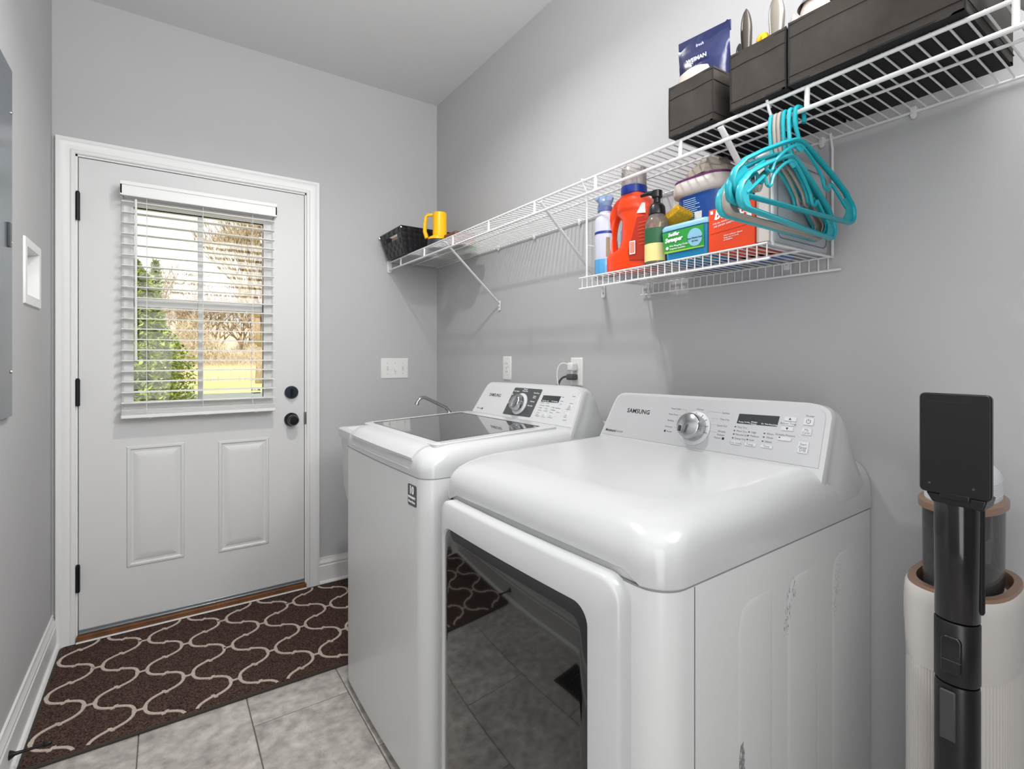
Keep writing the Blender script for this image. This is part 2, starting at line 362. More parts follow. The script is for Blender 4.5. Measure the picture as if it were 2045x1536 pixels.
kb = part('door_knob', MB().lathe([(.001, 0), (.035, 0), (.035, .006), (.030, .012), (.014, .014), (.012, .030), (.022, .036), (.0275, .046), (.0275, .056), (.022, .064), (.012, .066), (.001, .064)], (.544, yf, .890), (0, -1, 0), 32), GLOSSB, door)
part('strike_plate', MB().box(SX1-.002, SX1+.010, YB-.002, YB+.002, .860, .925), STEEL, door, bev=.001)
# sweep, threshold
part('door_sweep', MB().box(SX0, SX1, yf-.004, yf+.02, .036, .050).box(SX0, SX1, yf-.008, yf+.015, .031, .038), ALU, door, bev=.002)
th = part('threshold', MB().box(DX0+.004, DX1-.004, YB-.024, YB+.10, .0, .030), WOOD, door, bev=.003)
part('threshold_trim', MB().box(DX0+.004, DX1-.004, YB-.042, YB-.024, 0, .012), TRIM, door, bev=.002)

# blind --------------------------------------------------------------
bl = root('window_blind', 'white slatted blind hanging open over the glass of the door', 'blind', (.152, YB-.05, .94))
yv = YB-.082
vb = MB().box(-.158, .462, yv, yv+.010, 1.910, 1.973).box(-.158, -.150, yv, YB-.004, 1.910, 1.973).box(.454, .462, yv, YB-.004, 1.910, 1.973)
vb.box(-.158, .462, yv-.004, yv, 1.956, 1.973).box(-.158, .462, yv-.003, yv, 1.910, 1.918)
part('valance', vb, BLIND, bl, bev=.002)
part('head_rail', MB().box(-.148, .452, YB-.066, YB-.012, 1.915, 1.955), BLIND, bl, bev=.002)
z0 = 1.013; sp = .0461; ys0, ys1 = YB-.068, YB-.018
pf = MB(); sw = []
for k in range(9): t = k/8; sw.append((ys0+(ys1-ys0)*t, .0022*math.sin(PI*t)+.002*t))
ringf = lambda x: [(x, y, z+.0013) for y, z in sw]+[(x, y, z-.0013) for y, z in sw[::-1]]
pf.loft([ringf(-.154), ringf(.456)])
pf.v = [(x, y, z) for x, y, z in pf.v]
s0 = part('slat', pf, BLIND, bl, ang=50); base = Vector((0, 0, 0))
s0.location = (0, 0, z0)
for k in range(1, 20): again(s0, bl, (0, 0, z0+sp*k))
rb = MB().box(-.156, .458, ys0-.002, ys1+.002, .946, .962)
part('bottom_rail', rb, BLIND, bl, bev=.003)
s1 = part('stacked_slat', MB().box(-.154, .456, ys0, ys1, .9630, .9658), BLIND, bl, bev=.0008, seg=1)
for k in range(1, 6): again(s1, bl, (0, 0, .0036*k))
for x in (-.065, .148, .355):
    part('ladder_cord', MB().tube([(x, ys0-.002, 1.93), (x, ys0-.002, .955), (x+.012, ys0-.006, .943), (x+.022, ys0-.002, .948)], .0009, 5).tube([(x, ys1+.002, 1.93), (x, ys1+.002, .955)], .0009, 5), CORDW, bl)
part('tilt_wand', MB().lathe([(.0048, 1.197), (.0062, 1.21), (.0048, 1.22), (.0048, 1.90)], (-.103, yv-.004+.012, 0), n=8), PLAS, bl)

# left wall: panel cover, recessed box, doorstop ----------------------
pc = root('breaker_panel', 'blue-grey metal breaker panel cover on the left wall at the picture edge', 'breaker panel', (XL, 1.9, 1.55))
part('cover', MB().box(XL+.0005, XL+.012, 1.72, 2.096, 1.038, 2.066), BLUEP, pc, bev=.002)
part('inner_door', MB().box(XL+.012, XL+.016, 1.77, 2.04, 1.12, 1.98), BLUEP, pc, bev=.001)
part('latch', MB().box(XL+.016, XL+.022, 2.015, 2.035, 1.53, 1.60), DARK, pc, bev=.001)
for z in (1.935, 1.552, 1.17): part('screw', MB().lathe([(.001, 0), (.006, 0), (.005, .003), (.001, .004)], (XL+.012, 2.080, z), (1, 0, 0), 12), CHROME, pc)
rb_ = root('recessed_wall_box', 'white framed recessed plastic box in the left wall beside the door', 'wall box', (XL, 2.43, 1.5))
rr = [[(XL, a, b) for a, b in rrect(2.305, 2.568, 1.392, 1.618, .004, 2)], [(XL+.006, a, b) for a, b in rrect(2.307, 2.566, 1.394, 1.616, .004, 2)],
      [(XL+.006, a, b) for a, b in rrect(2.335, 2.535, 1.425, 1.588, .003, 2)], [(XL-.07, a, b) for a, b in rrect(2.345, 2.525, 1.435, 1.578, .003, 2)]]
part('box_frame', MB().loft(rr, False, True), PLAS, rb_, ang=30)
ds = root('door_stop', 'black wall-mounted door stop on the left baseboard', 'door stop', (XL+.016, 2.03, .06))
part('stem', MB().lathe([(.0135, 0), (.011, .006), (.0055, .014), (.0042, .03), (.0042, .075)], (XL+.015, 2.035, .062), (1, 0, 0), 16), BLKM, ds)
part('tip', MB().lathe([(.0055, .074), (.007, .078), (.007, .090), (.005, .094), (.001, .095)], (XL+.015, 2.035, .062), (1, 0, 0), 16), BLKM, ds)
vr = root('floor_register', 'dark slotted floor vent beside the left baseboard', 'vent', (-.235, 1.25, 0))
part('register_frame', MB().box(-.315, -.155, 1.08, 1.42, 0, .004), mat('bronze_metal', '3a332c', .4, metal=.6), vr, bev=.002)
for k in range(14): part('louver', MB().box(-.302, -.168, 1.095+.0228*k, 1.105+.0228*k, .004, .008), BLKM, vr)

# rug ------------------------------------------------------------------
rug = root('rug', 'dark brown rug with a beige trellis pattern in front of the door', 'rug', (.25, 2.42, 0))
rx0, rx1, ry0, ry1 = -.352, .845, 2.030, 2.792
rs = [[(a, b, z) for a, b in rrect(rx0+i, rx1-i, ry0+i, ry1-i, .012, 3)] for i, z in ((0, .0005), (0, .007), (.002, .010), (.004, .011))]
part('pile', MB().loft(rs), RUGD, rug)
part('binding', MB().tube([(a, b, .006) for a, b in rrect(rx0, rx1, ry0, ry1, .014, 4)], .0055, 8, True), RUGE, rug)
tr = MB(); ZI = 0
def strip(path, wd=.006, z0=.0105, z1=.0128):
    P = [Vector((x, y, 0)) for x, y in path]; L = []; Rr = []
    for i, p in enumerate(P):
        t = (P[min(i+1, len(P)-1)]-P[max(i-1, 0)]).normalized(); n = Vector((-t.y, t.x, 0)); L.append(p+n*wd); Rr.append(p-n*wd)
    m = len(P); vs = [(q.x, q.y, z1) for q in L]+[(q.x, q.y, z1) for q in Rr]+[(q.x, q.y, z0) for q in L]+[(q.x, q.y, z0) for q in Rr]; fs = []
    for i in range(m-1): fs += [(i, i+1, m+i+1, m+i), (i, 2*m+i, 2*m+i+1, i+1), (m+i, m+i+1, 3*m+i+1, 3*m+i)]
    global ZI; ZI = (ZI+1) % 7; dz_ = ZI*.00012; tr.add([(a, b, c+(dz_ if c == z1 else 0)) for a, b, c in vs], fs)
ins = lambda x, y: rx0+.006 < x < rx1-.012 and ry0+.010 < y < ry1-.010
def clip(path, wd):
    cur = []
    for p in path:
        if ins(*p): cur.append(p)
        else:
            if len(cur) > 1: strip(cur, wd)
            cur = []
    if len(cur) > 1: strip(cur, wd)
PX, PY, KX0, KY0 = .2885, .2565, -.0700, 2.663
e_ = .0165
for i in range(-3, 6):
    for j in range(-5, 3):
        kx = KX0+PX*(i+(j % 2)*.5); ky = KY0+PY*.5*j
        clip([(kx-e_, ky), (kx, ky), (kx+e_, ky)], .0048)
        for q in (-1, 1): clip([(kx+q*(e_-.001), ky-.010), (kx+q*(e_-.002), ky), (kx+q*(e_-.001), ky+.010)], .0068)
        for sy in (1, -1):
            nx, ny = kx+PX*.5, ky+sy*PY*.5
            mx, my = (kx+nx)/2, (ky+ny)/2
            A = bez((kx+e_-.002, ky, 0), (kx+e_-.001, ky+sy*.048, 0), (mx-.024, my-sy*.012, 0), (mx, my, 0), 12)
            B = bez((mx, my, 0), (mx+.024, my+sy*.012, 0), (nx-e_+.001, ny-sy*.048, 0), (nx-e_+.002, ny, 0), 12)
            sh = .0045
            clip([(p[0]-sh*(t/12)**3*.3, p[1]+sy*sh*(t/12)**2) for t, p in enumerate(A)], .0052)
            clip([(p[0], p[1]-sy*sh*(1-t/12)**2) for t, p in enumerate(B)], .0052)
            clip([(mx-.010, my+sy*.006), (mx-.003, my+sy*.0065), (mx+.003, my-sy*.0065), (mx+.010, my-sy*.006)], .0048)
part('trellis_pattern', tr, RUGL, rug, ang=80)

# ------------------------------------------------------------------ back/right wall fittings
def plate(name, label, cat, cx, cz, wd, hh, wall):
    r = root(name, label, cat, (cx, YB, cz) if wall == 'b' else (XR, cx, cz))
    if wall == 'b': f = lambda a, b, d: (cx+a, YB-d, cz+b)
    else: f = lambda a, b, d: (XR-d, cx-a, cz+b)
    rr = [[f(a, b, d) for a, b in rrect(-wd/2+i, wd/2-i, -hh/2+i, hh/2-i, .004, 3)] for i, d in ((0, 0), (0, .002), (.005, .006))]
    part('plate', MB().loft(rr), PLAS, r, ang=25); return r, f
r, f = plate('light_switch', 'white triple toggle switch plate on the wall right of the door', 'light switch', 1.105, 1.148, .165, .118, 'b')
for k, dx in enumerate((-.046, 0, .046)):
    up = (.010, -.010, .010)[k]
    t = part('toggle', MB().loft([[f(dx+a, b, .006) for a, b in ((-.005, -.012), (.005, -.012), (.005, .012), (-.005, .012))], [f(dx+a, b+up, .016) for a, b in ((-.004, -.004), (.004, -.004), (.004, .004), (-.004, .004))]]), PLAS, r)
    for s_ in (.030, -.030): part('screw', MB().lathe([(.001, 0), (.003, 0), (.003, .001), (.001, .0012)], f(dx, s_, .006), (0, -1, 0), 8), mat('plate_screw', 'b9b9b8', .4), r)
def outlet(cy, cz, label, slots=True):
    r, f = plate('wall_outlet', label, 'outlet', cy, cz, .070, .115, 'r')
    for s_ in (.0195, -.0195):
        q = part('socket', MB().loft([[f(a, s_+b, d) for a, b in rrect(-.0165, .0165, -.014, .014, .010, 4)] for d in (.0055, .0075)]), PLAS, r)
        for a in (-.006, .006): part('slot', MB().loft([[f(a+i, s_+.003+j, d) for i, j in ((-.001, -.004), (.001, -.004), (.001, .004), (-.001, .004))] for d in (.0073, .0079)]), DARK, q)
    part('screw', MB().lathe([(.001, 0), (.003, 0), (.003, .001), (.001, .0012)], f(0, 0, .006), (-1, 0, 0), 8), MATS['plate_screw'], r)
    return r, f
outlet(2.054, 1.160, 'empty white duplex outlet above the washer, nearer the corner')
r, f = outlet(1.550, 1.154, 'white duplex outlet above the washer with two plugs in it')
pg = root('dryer_plug', 'dark grey plug and cord in the lower socket behind the washer', 'plug', (XR-.02, 1.55, 1.135))
part('plug_body', MB().box(XR-.042, XR-.008, 1.535, 1.572, 1.122, 1.146), mat('grey_rubber', '4f5052', .6), pg, bev=.006)
part('cord', MB().tube(bez((XR-.03, 1.568, 1.135), (XR-.04, 1.61, 1.14), (XR-.05, 1.625, 1.10), (XR-.05, 1.62, 1.02), 10), .0045, 8), MATS['grey_rubber'], pg)
pg = root('washer_plug', 'white plug with a thin looping cord in the upper socket', 'plug', (XR-.02, 1.55, 1.175))
part('plug_body', MB().box(XR-.040, XR-.008, 1.537, 1.568, 1.158, 1.192), PLAS, pg, bev=.006)
part('cord', MB().tube(bez((XR-.04, 1.562, 1.185), (XR-.07, 1.60, 1.21), (XR-.075, 1.61, 1.13), (XR-.06, 1.56, 1.03), 12), .0022, 6), CORDW, pg)

# ------------------------------------------------------------------ wire shelf
SH = 1.757; FX = 1.069; DZS = .044; STEP = .304/13; y0s = .513-.304*3
shf = root('wire_shelf', 'long white wire shelf running along the right wall', 'shelf', (1.22, 1.3, SH))
Y0, Y1 = -.9, 2.815
rodm = lambda x, z, r, a=Y0, b=Y1: MB().tube([(x, a, z), (x, b, z)], r, 10)
part('front_rail', rodm(FX, SH, .0040), WIRE, shf)
part('hanging_rod', rodm(FX-.002, SH-DZS, .0046), WIRE, shf)
part('middle_rod', rodm(1.205, SH-.0045, .0030), WIRE, shf)
part('back_rod', rodm(XR-.008, SH-.003, .0030), WIRE, shf)
w0 = part('deck_wire', MB().tube([(FX, 0, SH+.0035), (XR-.006, 0, SH+.0015)], .0019, 6), WIRE, shf)
w0.location = (0, 0, 0)
dy0 = w0.data.vertices[0].co.y
off = Vector(shf.location)
nw = int((Y1-Y0)/STEP)
for k in range(nw):
    y = .513+.012 - STEP*60 + STEP*k
    if y < Y0: continue
    if y > Y1-.005: break
    again(w0, shf, (0, y, 0))
w0.location = (0, Y1-.012, 0)
for k in range(-4, 8):
    y = .513+.3045*k
    if Y0 < y < Y1: part('connector', MB().tube([(FX, y, SH), (FX-.002, y, SH-DZS)], .0050 if k < 3 else .0045, 10), WIRE, shf)
for yb_, xw, zf in ((2.115, XR-.004, 1.485), (1.392, XR-.004, 1.478), (.705, XR-.004, 1.485), (-.05, XR-.004, 1.48)):
    b_ = part('brace', MB().tube([(FX-.004, yb_, SH-.010), (FX+.004, yb_, SH-.016), (XR-.012, yb_+.004, zf), (XR-.004, yb_+.004, zf-.006)], .0085, 8, flat=.45, up=(1, 0, 1)), WIRE, shf)
    pl = MB().prism(rrect(-.009, .009, -.036, .010, .004, 3), (XR-.003, yb_+.004, zf-.004), (0, 1, 0), Z3, (-.003, 0, 0))
    part('brace_foot', pl, WIRE, b_)
    part('screw', MB().lathe([(.001, 0), (.0035, 0), (.003, .0015), (.001, .002)], (XR-.006, yb_+.004, zf-.024), (-1, 0, 0), 10), CHROME, b_)
for y in (2.124, 1.827, 1.527, 1.22, .62, .43, .10):
    part('wall_clip', MB().box(XR-.014, XR-.0005, y-.006, y+.006, SH-.012, SH+.008).lathe([(.006, 0), (.006, .006)], (XR-.006, y, SH-.012), (-1, 0, 0), 10), WIRE, shf, bev=.002)
part('end_bracket', MB().prism(rrect(-.013, .015, -.060, .012, .010, 4), (FX, Y1+.015, SH), X3, Z3, (0, -.012, 0)), WIRE, shf, bev=.002)

# hanging lower shelf
LZ = 1.462; LX0, LX1 = 1.083, XR-.012; LY0, LY1 = .592, 1.198
ls = root('hanging_under_shelf', 'short white wire rack hooked under the long wire shelf', 'shelf rack', (1.22, .9, LZ))
part('front_lip', MB().tube([(LX0, LY0+.005, LZ-.034), (LX0, LY1+.012, LZ-.034)], .0030, 8).tube([(LX0, LY0+.01, LZ), (LX0, LY1+.012, LZ)], .0024, 8), WIRE, ls)
part('back_lip', MB().tube([(LX1, LY0-.018, LZ-.034), (LX1, LY1+.01, LZ-.034)], .0030, 8).tube([(LX1, LY0, LZ), (LX1, LY1+.01, LZ)], .0026, 8), WIRE, ls)
part('middle_rod', MB().tube([(1.205, LY0, LZ-.005), (1.205, LY1, LZ-.005)], .0030, 8), WIRE, ls)
lw0 = part('deck_wire', MB().tube([(LX0, 0, LZ-.034), (LX0, 0, LZ), (LX1, 0, LZ), (LX1, 0, LZ-.034)], .0018, 6), WIRE, ls)
n_ = 26
for k in range(n_+1):
    y = LY0+.012+(LY1-LY0-.012)*k/n_
    if k == 0: lw0.location = (0, y, 0)
    else: again(lw0, ls, (0, y, 0))
for y, xb in ((LY1-.018, XR-.012), (LY0+.002, XR-.012)):
    g = 0.0045 if y < 1 else .0026
    part('side_hanger', MB().tube([(FX+.016, y+.004, SH-.004), (FX+.012, y+.003, SH+.008), (FX-.004, y, SH+.006), (FX+.004, y, SH-.012), (LX0+.003, y, SH-.03), (LX0+.003, y, LZ+.004), (LX0+.006, y, LZ-.003), (xb-.03, y, LZ-.003), (xb, y, LZ-.002), (xb, y, LZ+.01), (xb, y, SH-.03), (xb-.006, y, SH-.012), (xb-.012, y, SH+.006)], .0032, 8), WIRE, ls)
part('side_crossbar', MB().tube([(LX0+.003, LY1-.018, LZ+.10), (LX1, LY1-.018, LZ+.10)], .0016, 6).tube([(LX0+.09, LY1-.018, LZ+.10), (LX0+.09, LY1-.018, LZ)], .0016, 6), WIRE, ls)
#@@PART2
tr_o = [c for c in rug.children if c.name.startswith('trellis')][0]; tr_o['kind'] = 'stuff'
# ------------------------------------------------------------------ ceiling lamp (just above the frame)
lamp = root('ceiling_light', 'round flush ceiling light above the middle of the room', 'ceiling light', (.45, 1.45, H))
part('canopy', MB().lathe([(.001, H), (.175, H), (.175, H-.02), (.165, H-.025), (.001, H-.025)], (.45, 1.45, 0), n=40), STEEL, lamp)
part('diffuser', MB().lathe([(.16, H-.025), (.155, H-.045), (.12, H-.075), (.06, H-.090), (.001, H-.094)], (.45, 1.45, 0), n=40, c0=False), mat('lamp_diffuser', 'fffaf2', .5, emit=1.0), lamp)
bl_ = bpy.data.lights.new('bulb', 'AREA'); bl_.shape = 'DISK'; bl_.size = .10; bl_.energy = 13.5; bl_.spread = R(150); bl_.color = (1, .985, .96)
blo = bpy.data.objects.new('bulb', bl_); COL.objects.link(blo); blo.location = (.45, 1.45, H-.10)

# ------------------------------------------------------------------ appliances (local frames: a = away from the room, b = towards the door)
def face_frame(a0, z0, va, Wd=.686):
    v = Vector((va[0], 0, va[1])).normalized(); O = Vector((a0, Wd, z0)); u = Vector((0, -1, 0)); n = u.cross(v); return O, u, v, n
def on_face(F, u, v, d=0): O, U, V, N = F; return O+U*u+V*v+N*d
def slab_on(F, poly, d0, d1, ch=0):
    r_ = [[on_face(F, a, b, d0) for a, b in poly], [on_face(F, a, b, d1-ch) for a, b in poly]]
    if ch:
        cx = sum(p[0] for p in poly)/len(poly); cy = sum(p[1] for p in poly)/len(poly)
        mx = max(abs(p[0]-cx) for p in poly); my = max(abs(p[1]-cy) for p in poly)
        r_.append([on_face(F, cx+(a-cx)*(1-ch/mx), cy+(b-cy)*(1-ch/my), d1) for a, b in poly])
    return MB().loft(r_)
def outline(a1, Wd, rf, rb, ins_f, ins_s, n=8):     # plan outline: front at a=0 (rounded), back a1
    return rrect(ins_f, a1, ins_s, Wd-ins_s, rf, n, rs=(rb, rf, rf, rb))
def console_body(mb, a0, z0, prof, Wd, corner=.045):
    rings = []
    for b, t in [(0.006, -.9), (.010, -.6), (.016, -.3), (.024, -.1), (.034, 0), (Wd/2, 0), (Wd-.034, 0), (Wd-.024, -.1), (Wd-.016, -.3), (Wd-.010, -.6), (Wd-.006, -.9)]:
        rings.append([(a+(.0 if z < z0+.02 else -t*(z-z0)*.12), b if z > z0 else (b+(-.006 if b < Wd/2 else .006)), z if z < z0+.05 else z+t*corner*((z-z0-.05)/.08)) for a, z in prof])
    mb.loft(rings); return mb

# dryer
Wd = .686
dr = root('dryer', 'white front-loading clothes dryer with dark glass door nearest the camera', 'dryer', (.603, .49, 0), R(1.7))
D = .765
bod = MB()
bod.loft([[(a, b, z) for a, b in outline(D, Wd, .05, .01, 0, 0)] for z in (.022, .8595)])
part('cabinet', bod, SIDE, dr, local=True)
for (x, y) in ((.06, .06), (.06, .62), (.70, .06), (.70, .62)): part('foot', MB().lathe([(.018, 0), (.018, .022)], (x, y, 0)), BLK, dr, local=True)
def emboss(a0, a1, zt):
    pts = [(a0, .10), (a1, .10), (a1, zt), (a0+.035, zt), (a0+.010, zt-.012), (a0, zt-.045)]
    cx = (a0+a1)/2; cz = (.1+zt)/2
    rr = []
    for k, d in ((0, -.0003), (.006, .0007), (.012, .0011)):
        rr.append([(cx+(a-cx)*(1-k/(a1-a0)*2), -d, cz+(z-cz)*(1-k/(zt-.1)*2)) for a, z in pts])
    return MB().loft(rr, False, True)
for a0, a1 in ((.196, .310), (.365, .488), (.556, .665)):
    part('embossed_panel', emboss(a0, a1, .795), SIDE, dr, local=True, ang=12)
part('wrapper_seam', MB().box(.0735, .0750, -.0004, .002, .03, .858), DARK, dr, local=True)
part('top_seam', MB().loft([[(a, b, z) for a, b in outline(D, Wd, .05, .01, -.0003, -.0003)] for z in (.8592, .8618)]), mat('seam_grey', '84868a', .6), dr, local=True)
# cap
def densify(ring, maxd=.03):
    out = []
    n = len(ring)
    for i in range(n):
        p = Vector(ring[i]); q = Vector(ring[(i+1) % n]); m = max(1, int(math.ceil((q-p).length/maxd)))
        for k in range(m): out.append(p.lerp(q, k/m))
    return out
def outline_n(f, s, Wd, D, rf, rb=.012, nc=10, ne=24):
    """outline with fixed topology: front edge, far corner, far side, back, near side, near corner"""
    out = []
    y0, y1 = s, Wd-s; x0 = f; x1 = D
    for k in range(ne): out.append((x0, y0+rf+(y1-y0-2*rf)*k/ne))            # front edge (near -> far)
    for k in range(nc): a = R(180-90*k/nc); out.append((x0+rf+rf*math.cos(a), y1-rf+rf*math.sin(a)))
    for k in range(ne): out.append((x0+rf+(x1-x0-rf)*k/ne, y1))
    for k in range(6): out.append((x1, y1-(y1-y0)*k/6))
    for k in range(ne): out.append((x1-(x1-x0-rf)*k/ne, y0))
    for k in range(nc): a = R(270-90*k/nc); out.append((x0+rf+rf*math.cos(a), y0+rf+rf*math.sin(a)))
    return out
def build_cap(levels, Wd, D, rf, arch, tilt, bow=0, archz=.9, aw=.028):
    mb = MB(); rings = []
    for i, (f, s, z) in enumerate(levels):
        rg = []
        for a, b in outline_n(f, s, Wd, D, rf + f*.55):
            zz = z; t = min(1, max(0, (a-.05)/.5)); zz += tilt*t*min(1, max(0, (z-.90)/.05))
            w_ = min(1, max(0, (b-.045)/aw), max(0, (Wd-.045-b)/aw)); w_ = w_*w_*(3-2*w_)
            if arch and a < .06 and i < arch[0]: zz += arch[1]*w_*(1-i/arch[0])
            bw = -bow*(1-(2*b/Wd-1)**2) if a < .2 else 0
            rg.append((a+bw*(1-min(1, a/.2)), b, zz))
        rings.append(rg)
    mb.loft(rings, False, True); return mb
dl = [(0, 0, .8618), (-.001, 0, .874), (-.001, 0, .888), (0, .001, .900), (.003, .002, .912), (.009, .005, .924), (.018, .011, .935), (.030, .019, .944), (.046, .029, .9515), (.066, .040, .957), (.092, .054, .9605), (.105, .064, .9612), (.118, .080, .9606), (.14, .10, .9600), (.20, .16, .9600)]
part('door_header', MB().box(.006, .04, .05, Wd-.05, .84, .905), ENAM2, dr, local=True)
part('top_cover', build_cap(dl, Wd, D, .055, (4, .016), .012), ENAM, dr, local=True, ang=60)
DF = face_frame(.550, .972, (.050, .128))
cp = [(.548, .955), (.552, .972), (.600, 1.101), (.606, 1.107), (.618, 1.109), (.632, 1.104), (.643, 1.085), (.652, 1.055), (.662, 1.025), (.680, .998), (.705, .975), (.735, .952), (.752, .925), (.758, .89), (.758, .8625), (.60, .8625)]
def console(Rt, cp, F, outer, inner, name='console_housing'):
    # loft of face outline back to a lower, wider rear section
    O, U, V, N = F
    mb = MB(); rings = []
    n = len(outer)
    for d, kk in ((0, 0), (.010, 0)): pass
    f0 = [on_face(F, a, b, .0) for a, b in outer]
    f1 = [on_face(F, a, b, -.010) + Vector((0, 0, 0)) for a, b in [(o[0]+(o[0]-.345)*.012, o[1]+(.003 if o[1] > .06 else 0)) for o in outer]]
    rings = [f0, f1]
    for back, zs, wd_ in ((.018, .99, .003), (.032, .96, .006), (.045, .86, .009), (.057, .68, .012), (.069, .48, .014), (.086, .30, .015), (.110, .16, .015), (.140, .06, .014), (.180, -.02, .010), (.198, -.2, .006)):
        rg = []
        for p, (ua, vb) in zip(f0, outer):
            hz = p.z-O.z; y = p.y; sgn = -1 if ua > .345 else 1
            side = min(1, abs(ua-.345)/.31)
            fl_ = wd_*(1-zs*.2)*side**4
            q = Vector((O.x + back + V.x*vb*max(0, 1-back*2), y+sgn*fl_, O.z + (hz*zs if hz > 0 else hz)))
            q.z -= max(0, back-.06)*.60*min(1, max(0, (side-.5)/.35))*(1 if vb > -.05 else 0); q.y = min(Wd, max(0, q.y)); q.x = min(.757, q.x)
            rg.append(q)
        rings.append(rg)
    mb.loft(rings); return mb
outerD = [(.020, -.075), (.022, -.012), (.024, .0)]+[(.046, .108)]+bez((.050, .120, 0), (.056, .134, 0), (.068, .140, 0), (.086, .1405, 0), 6)+[(.2, .143), (.35, .145), (.5, .147)]+bez((.612, .148, 0), (.650, .147, 0), (.668, .138, 0), (.671, .118, 0), 8)+[(.672, .06), (.672, .0), (.672, -.012), (.672, -.075)]
outerD = [(p[0], p[1]) for p in outerD]
part('console_housing', console(dr, cp, DF, outerD, None), ENAM, dr, local=True, ang=40)
inD = [(.030, .002), (.053, .112)]+bez((.056, .122, 0), (.062, .131, 0), (.072, .133, 0), (.090, .1335, 0), 6)+[(.35, .137)]+bez((.61, .141, 0), (.642, .140, 0), (.658, .133, 0), (.660, .116, 0), 8)+[(.662, .003)]
inD = [(p[0], p[1]) for p in inD]
cpn = part('control_panel', slab_on(DF, inD, -.001, .0012, .0008), SILV, dr, local=True)
def ftext(F, mb, body, size, u, v, align='LEFT', **k): text(mb, body, size, on_face(F, u, v, .0013), F[1], F[2], F[3], align, ext=.0002, **k)
t = MB(); ftext(DF, t, 'SAMSUNG', .0185, .150, .0845, 'CENTER', bold=.00035, sx=1.0); part('brand_lettering', t, INK, dr, local=True)
t = MB(); ftext(DF, t, 'Moisture', .0110, .042, .0165, bold=.0003); part('sensor_lettering', t, INK, dr, local=True)
t = MB(); ftext(DF, t, 'Sensor', .0110, .0815, .0172)
for s_, u, v, al in (('Heavy Duty', .262, .104, 'LEFT'), ('Perm Press', .258, .087, 'LEFT'), ('Bedding', .258, .069, 'LEFT'), ('Delicates', .255, .051, 'LEFT'), ('Sensor', .263, .038, 'LEFT'),
                     ('Normal', .352, .1085, 'CENTER'), ('Sanitize', .417, .105, 'LEFT'), ('Time Dry', .414, .088, 'LEFT'), ('Quick Dry', .409, .071, 'LEFT'), ('Wrinkle', .415, .056, 'LEFT'), ('Release', .415, .0475, 'LEFT'), ('Manual', .408, .039, 'LEFT'),
                     ('Very Dry', .4645, .073, 'LEFT'), ('More Dry', .4645, .063, 'LEFT'), ('Normal Dry', .4635, .054, 'LEFT'), ('Damp Dry', .4635, .044, 'LEFT'), ('High', .502, .064, 'LEFT'), ('Medium', .501, .055, 'LEFT'), ('Low', .501, .045, 'LEFT'),
                     ('40min', .5395, .065, 'LEFT'), ('30min', .5395, .056, 'LEFT'), ('20min', .5385, .046, 'LEFT'), ('Power', .628, .1165, 'CENTER'), ('Wrinkle Prevent', .581, .0665, 'CENTER')):
    ftext(DF, t, s_, .0066, u, v, al)
part('dial_lettering', t, INKG, dr, local=True)
t = MB()
for (u0, v0, u1, v1) in ((.293, .104, .310, .104), (.310, .104, .314, .098), (.287, .087, .302, .087), (.283, .069, .295, .069), (.284, .051, .292, .051), (.378, .105, .413, .105), (.374, .099, .378, .105), (.390, .088, .411, .088), (.392, .071, .406, .071), (.390, .053, .412, .053)):
    t.tube([on_face(DF, u0, v0, .0012), on_face(DF, u1, v1, .0012)], .0003, 4)
t.tube([on_face(DF, .347+.043*math.cos(R(a)), .056+.043*math.sin(R(a)), .0012) for a in range(60, 96, 5)], .0003, 4)
t.tube([on_face(DF, .347+.047*math.cos(R(a)), .056+.047*math.sin(R(a)), .0012) for a in range(-25, 30, 6)], .0003, 4)
part('dial_lines', t, INKG, dr, local=True)
kc = (.347, .056)
rg = part('dial_ring', MB().lathe([(.046, 0), (.046, .002), (.036, .004), (.036, .006)], on_face(DF, *kc, .001), DF[3], 40), SILVW, dr, local=True)
t = MB()
for a in (92, 62, 38, 12, -14): t.tube([on_face(DF, kc[0]+.037*math.cos(R(a)), kc[1]+.037*math.sin(R(a)), .0052), on_face(DF, kc[0]+.042*math.cos(R(a)), kc[1]+.042*math.sin(R(a)), .0045)], .0007, 4)
part('dial_ticks', t, INK, rg, local=True)
kn = part('cycle_knob', MB().lathe([(.0365, .0), (.037, .010), (.0345, .024), (.033, .028), (.030, .0305), (.001, .0315)], on_face(DF, *kc, .004), DF[3], 48), CHROME, dr, local=True, ang=50)
part('pointer', slab_on(DF, rrect(kc[0]-.024, kc[0]-.018, kc[1]-.020, kc[1]-.004, .001, 2), 0.035, .0362), DARK, kn, local=True)
ds_ = part('display_window', slab_on(DF, [(.461, .082), (.560, .0845), (.562, .110), (.463, .107)], .001, .0018), mat('display_dark', '35373b', .15), dr, local=True)
t = MB()
for s_, u, v in (('Drying', .4655, .0865), ('Cooling', .480, .087), ('Wrinkle', .497, .089), ('Prevent', .497, .0845), ('Est. Time Remaining', .5225, .0875)): ftext(DF, t, s_, .0046, u, v+.0002)
t.v = [tuple(Vector(p)+DF[3]*.0007) for p in t.v]
part('display_lettering', t, INKW, ds_, local=True)
def button(F, u0, u1, v0, v1, parent, label=None, size=.008, m=None):
    b_ = part('button', slab_on(F, rrect(u0, u1, v0, v1, .002, 3), .0008, .0036, .001), m or SILVW, parent, local=True, ang=25)
    if label:
        t = MB()
        for i, s_ in enumerate(label.split('\n')): 
            k = len(label.split('\n')); text(t, s_, size, on_face(F, (u0+u1)/2, (v0+v1)/2+((k-1)/2-i)*size*.95, .0036), F[1], F[2], F[3], 'CENTER', ext=.0002)
        part('button_lettering', t, INKG, b_, local=True)
    return b_
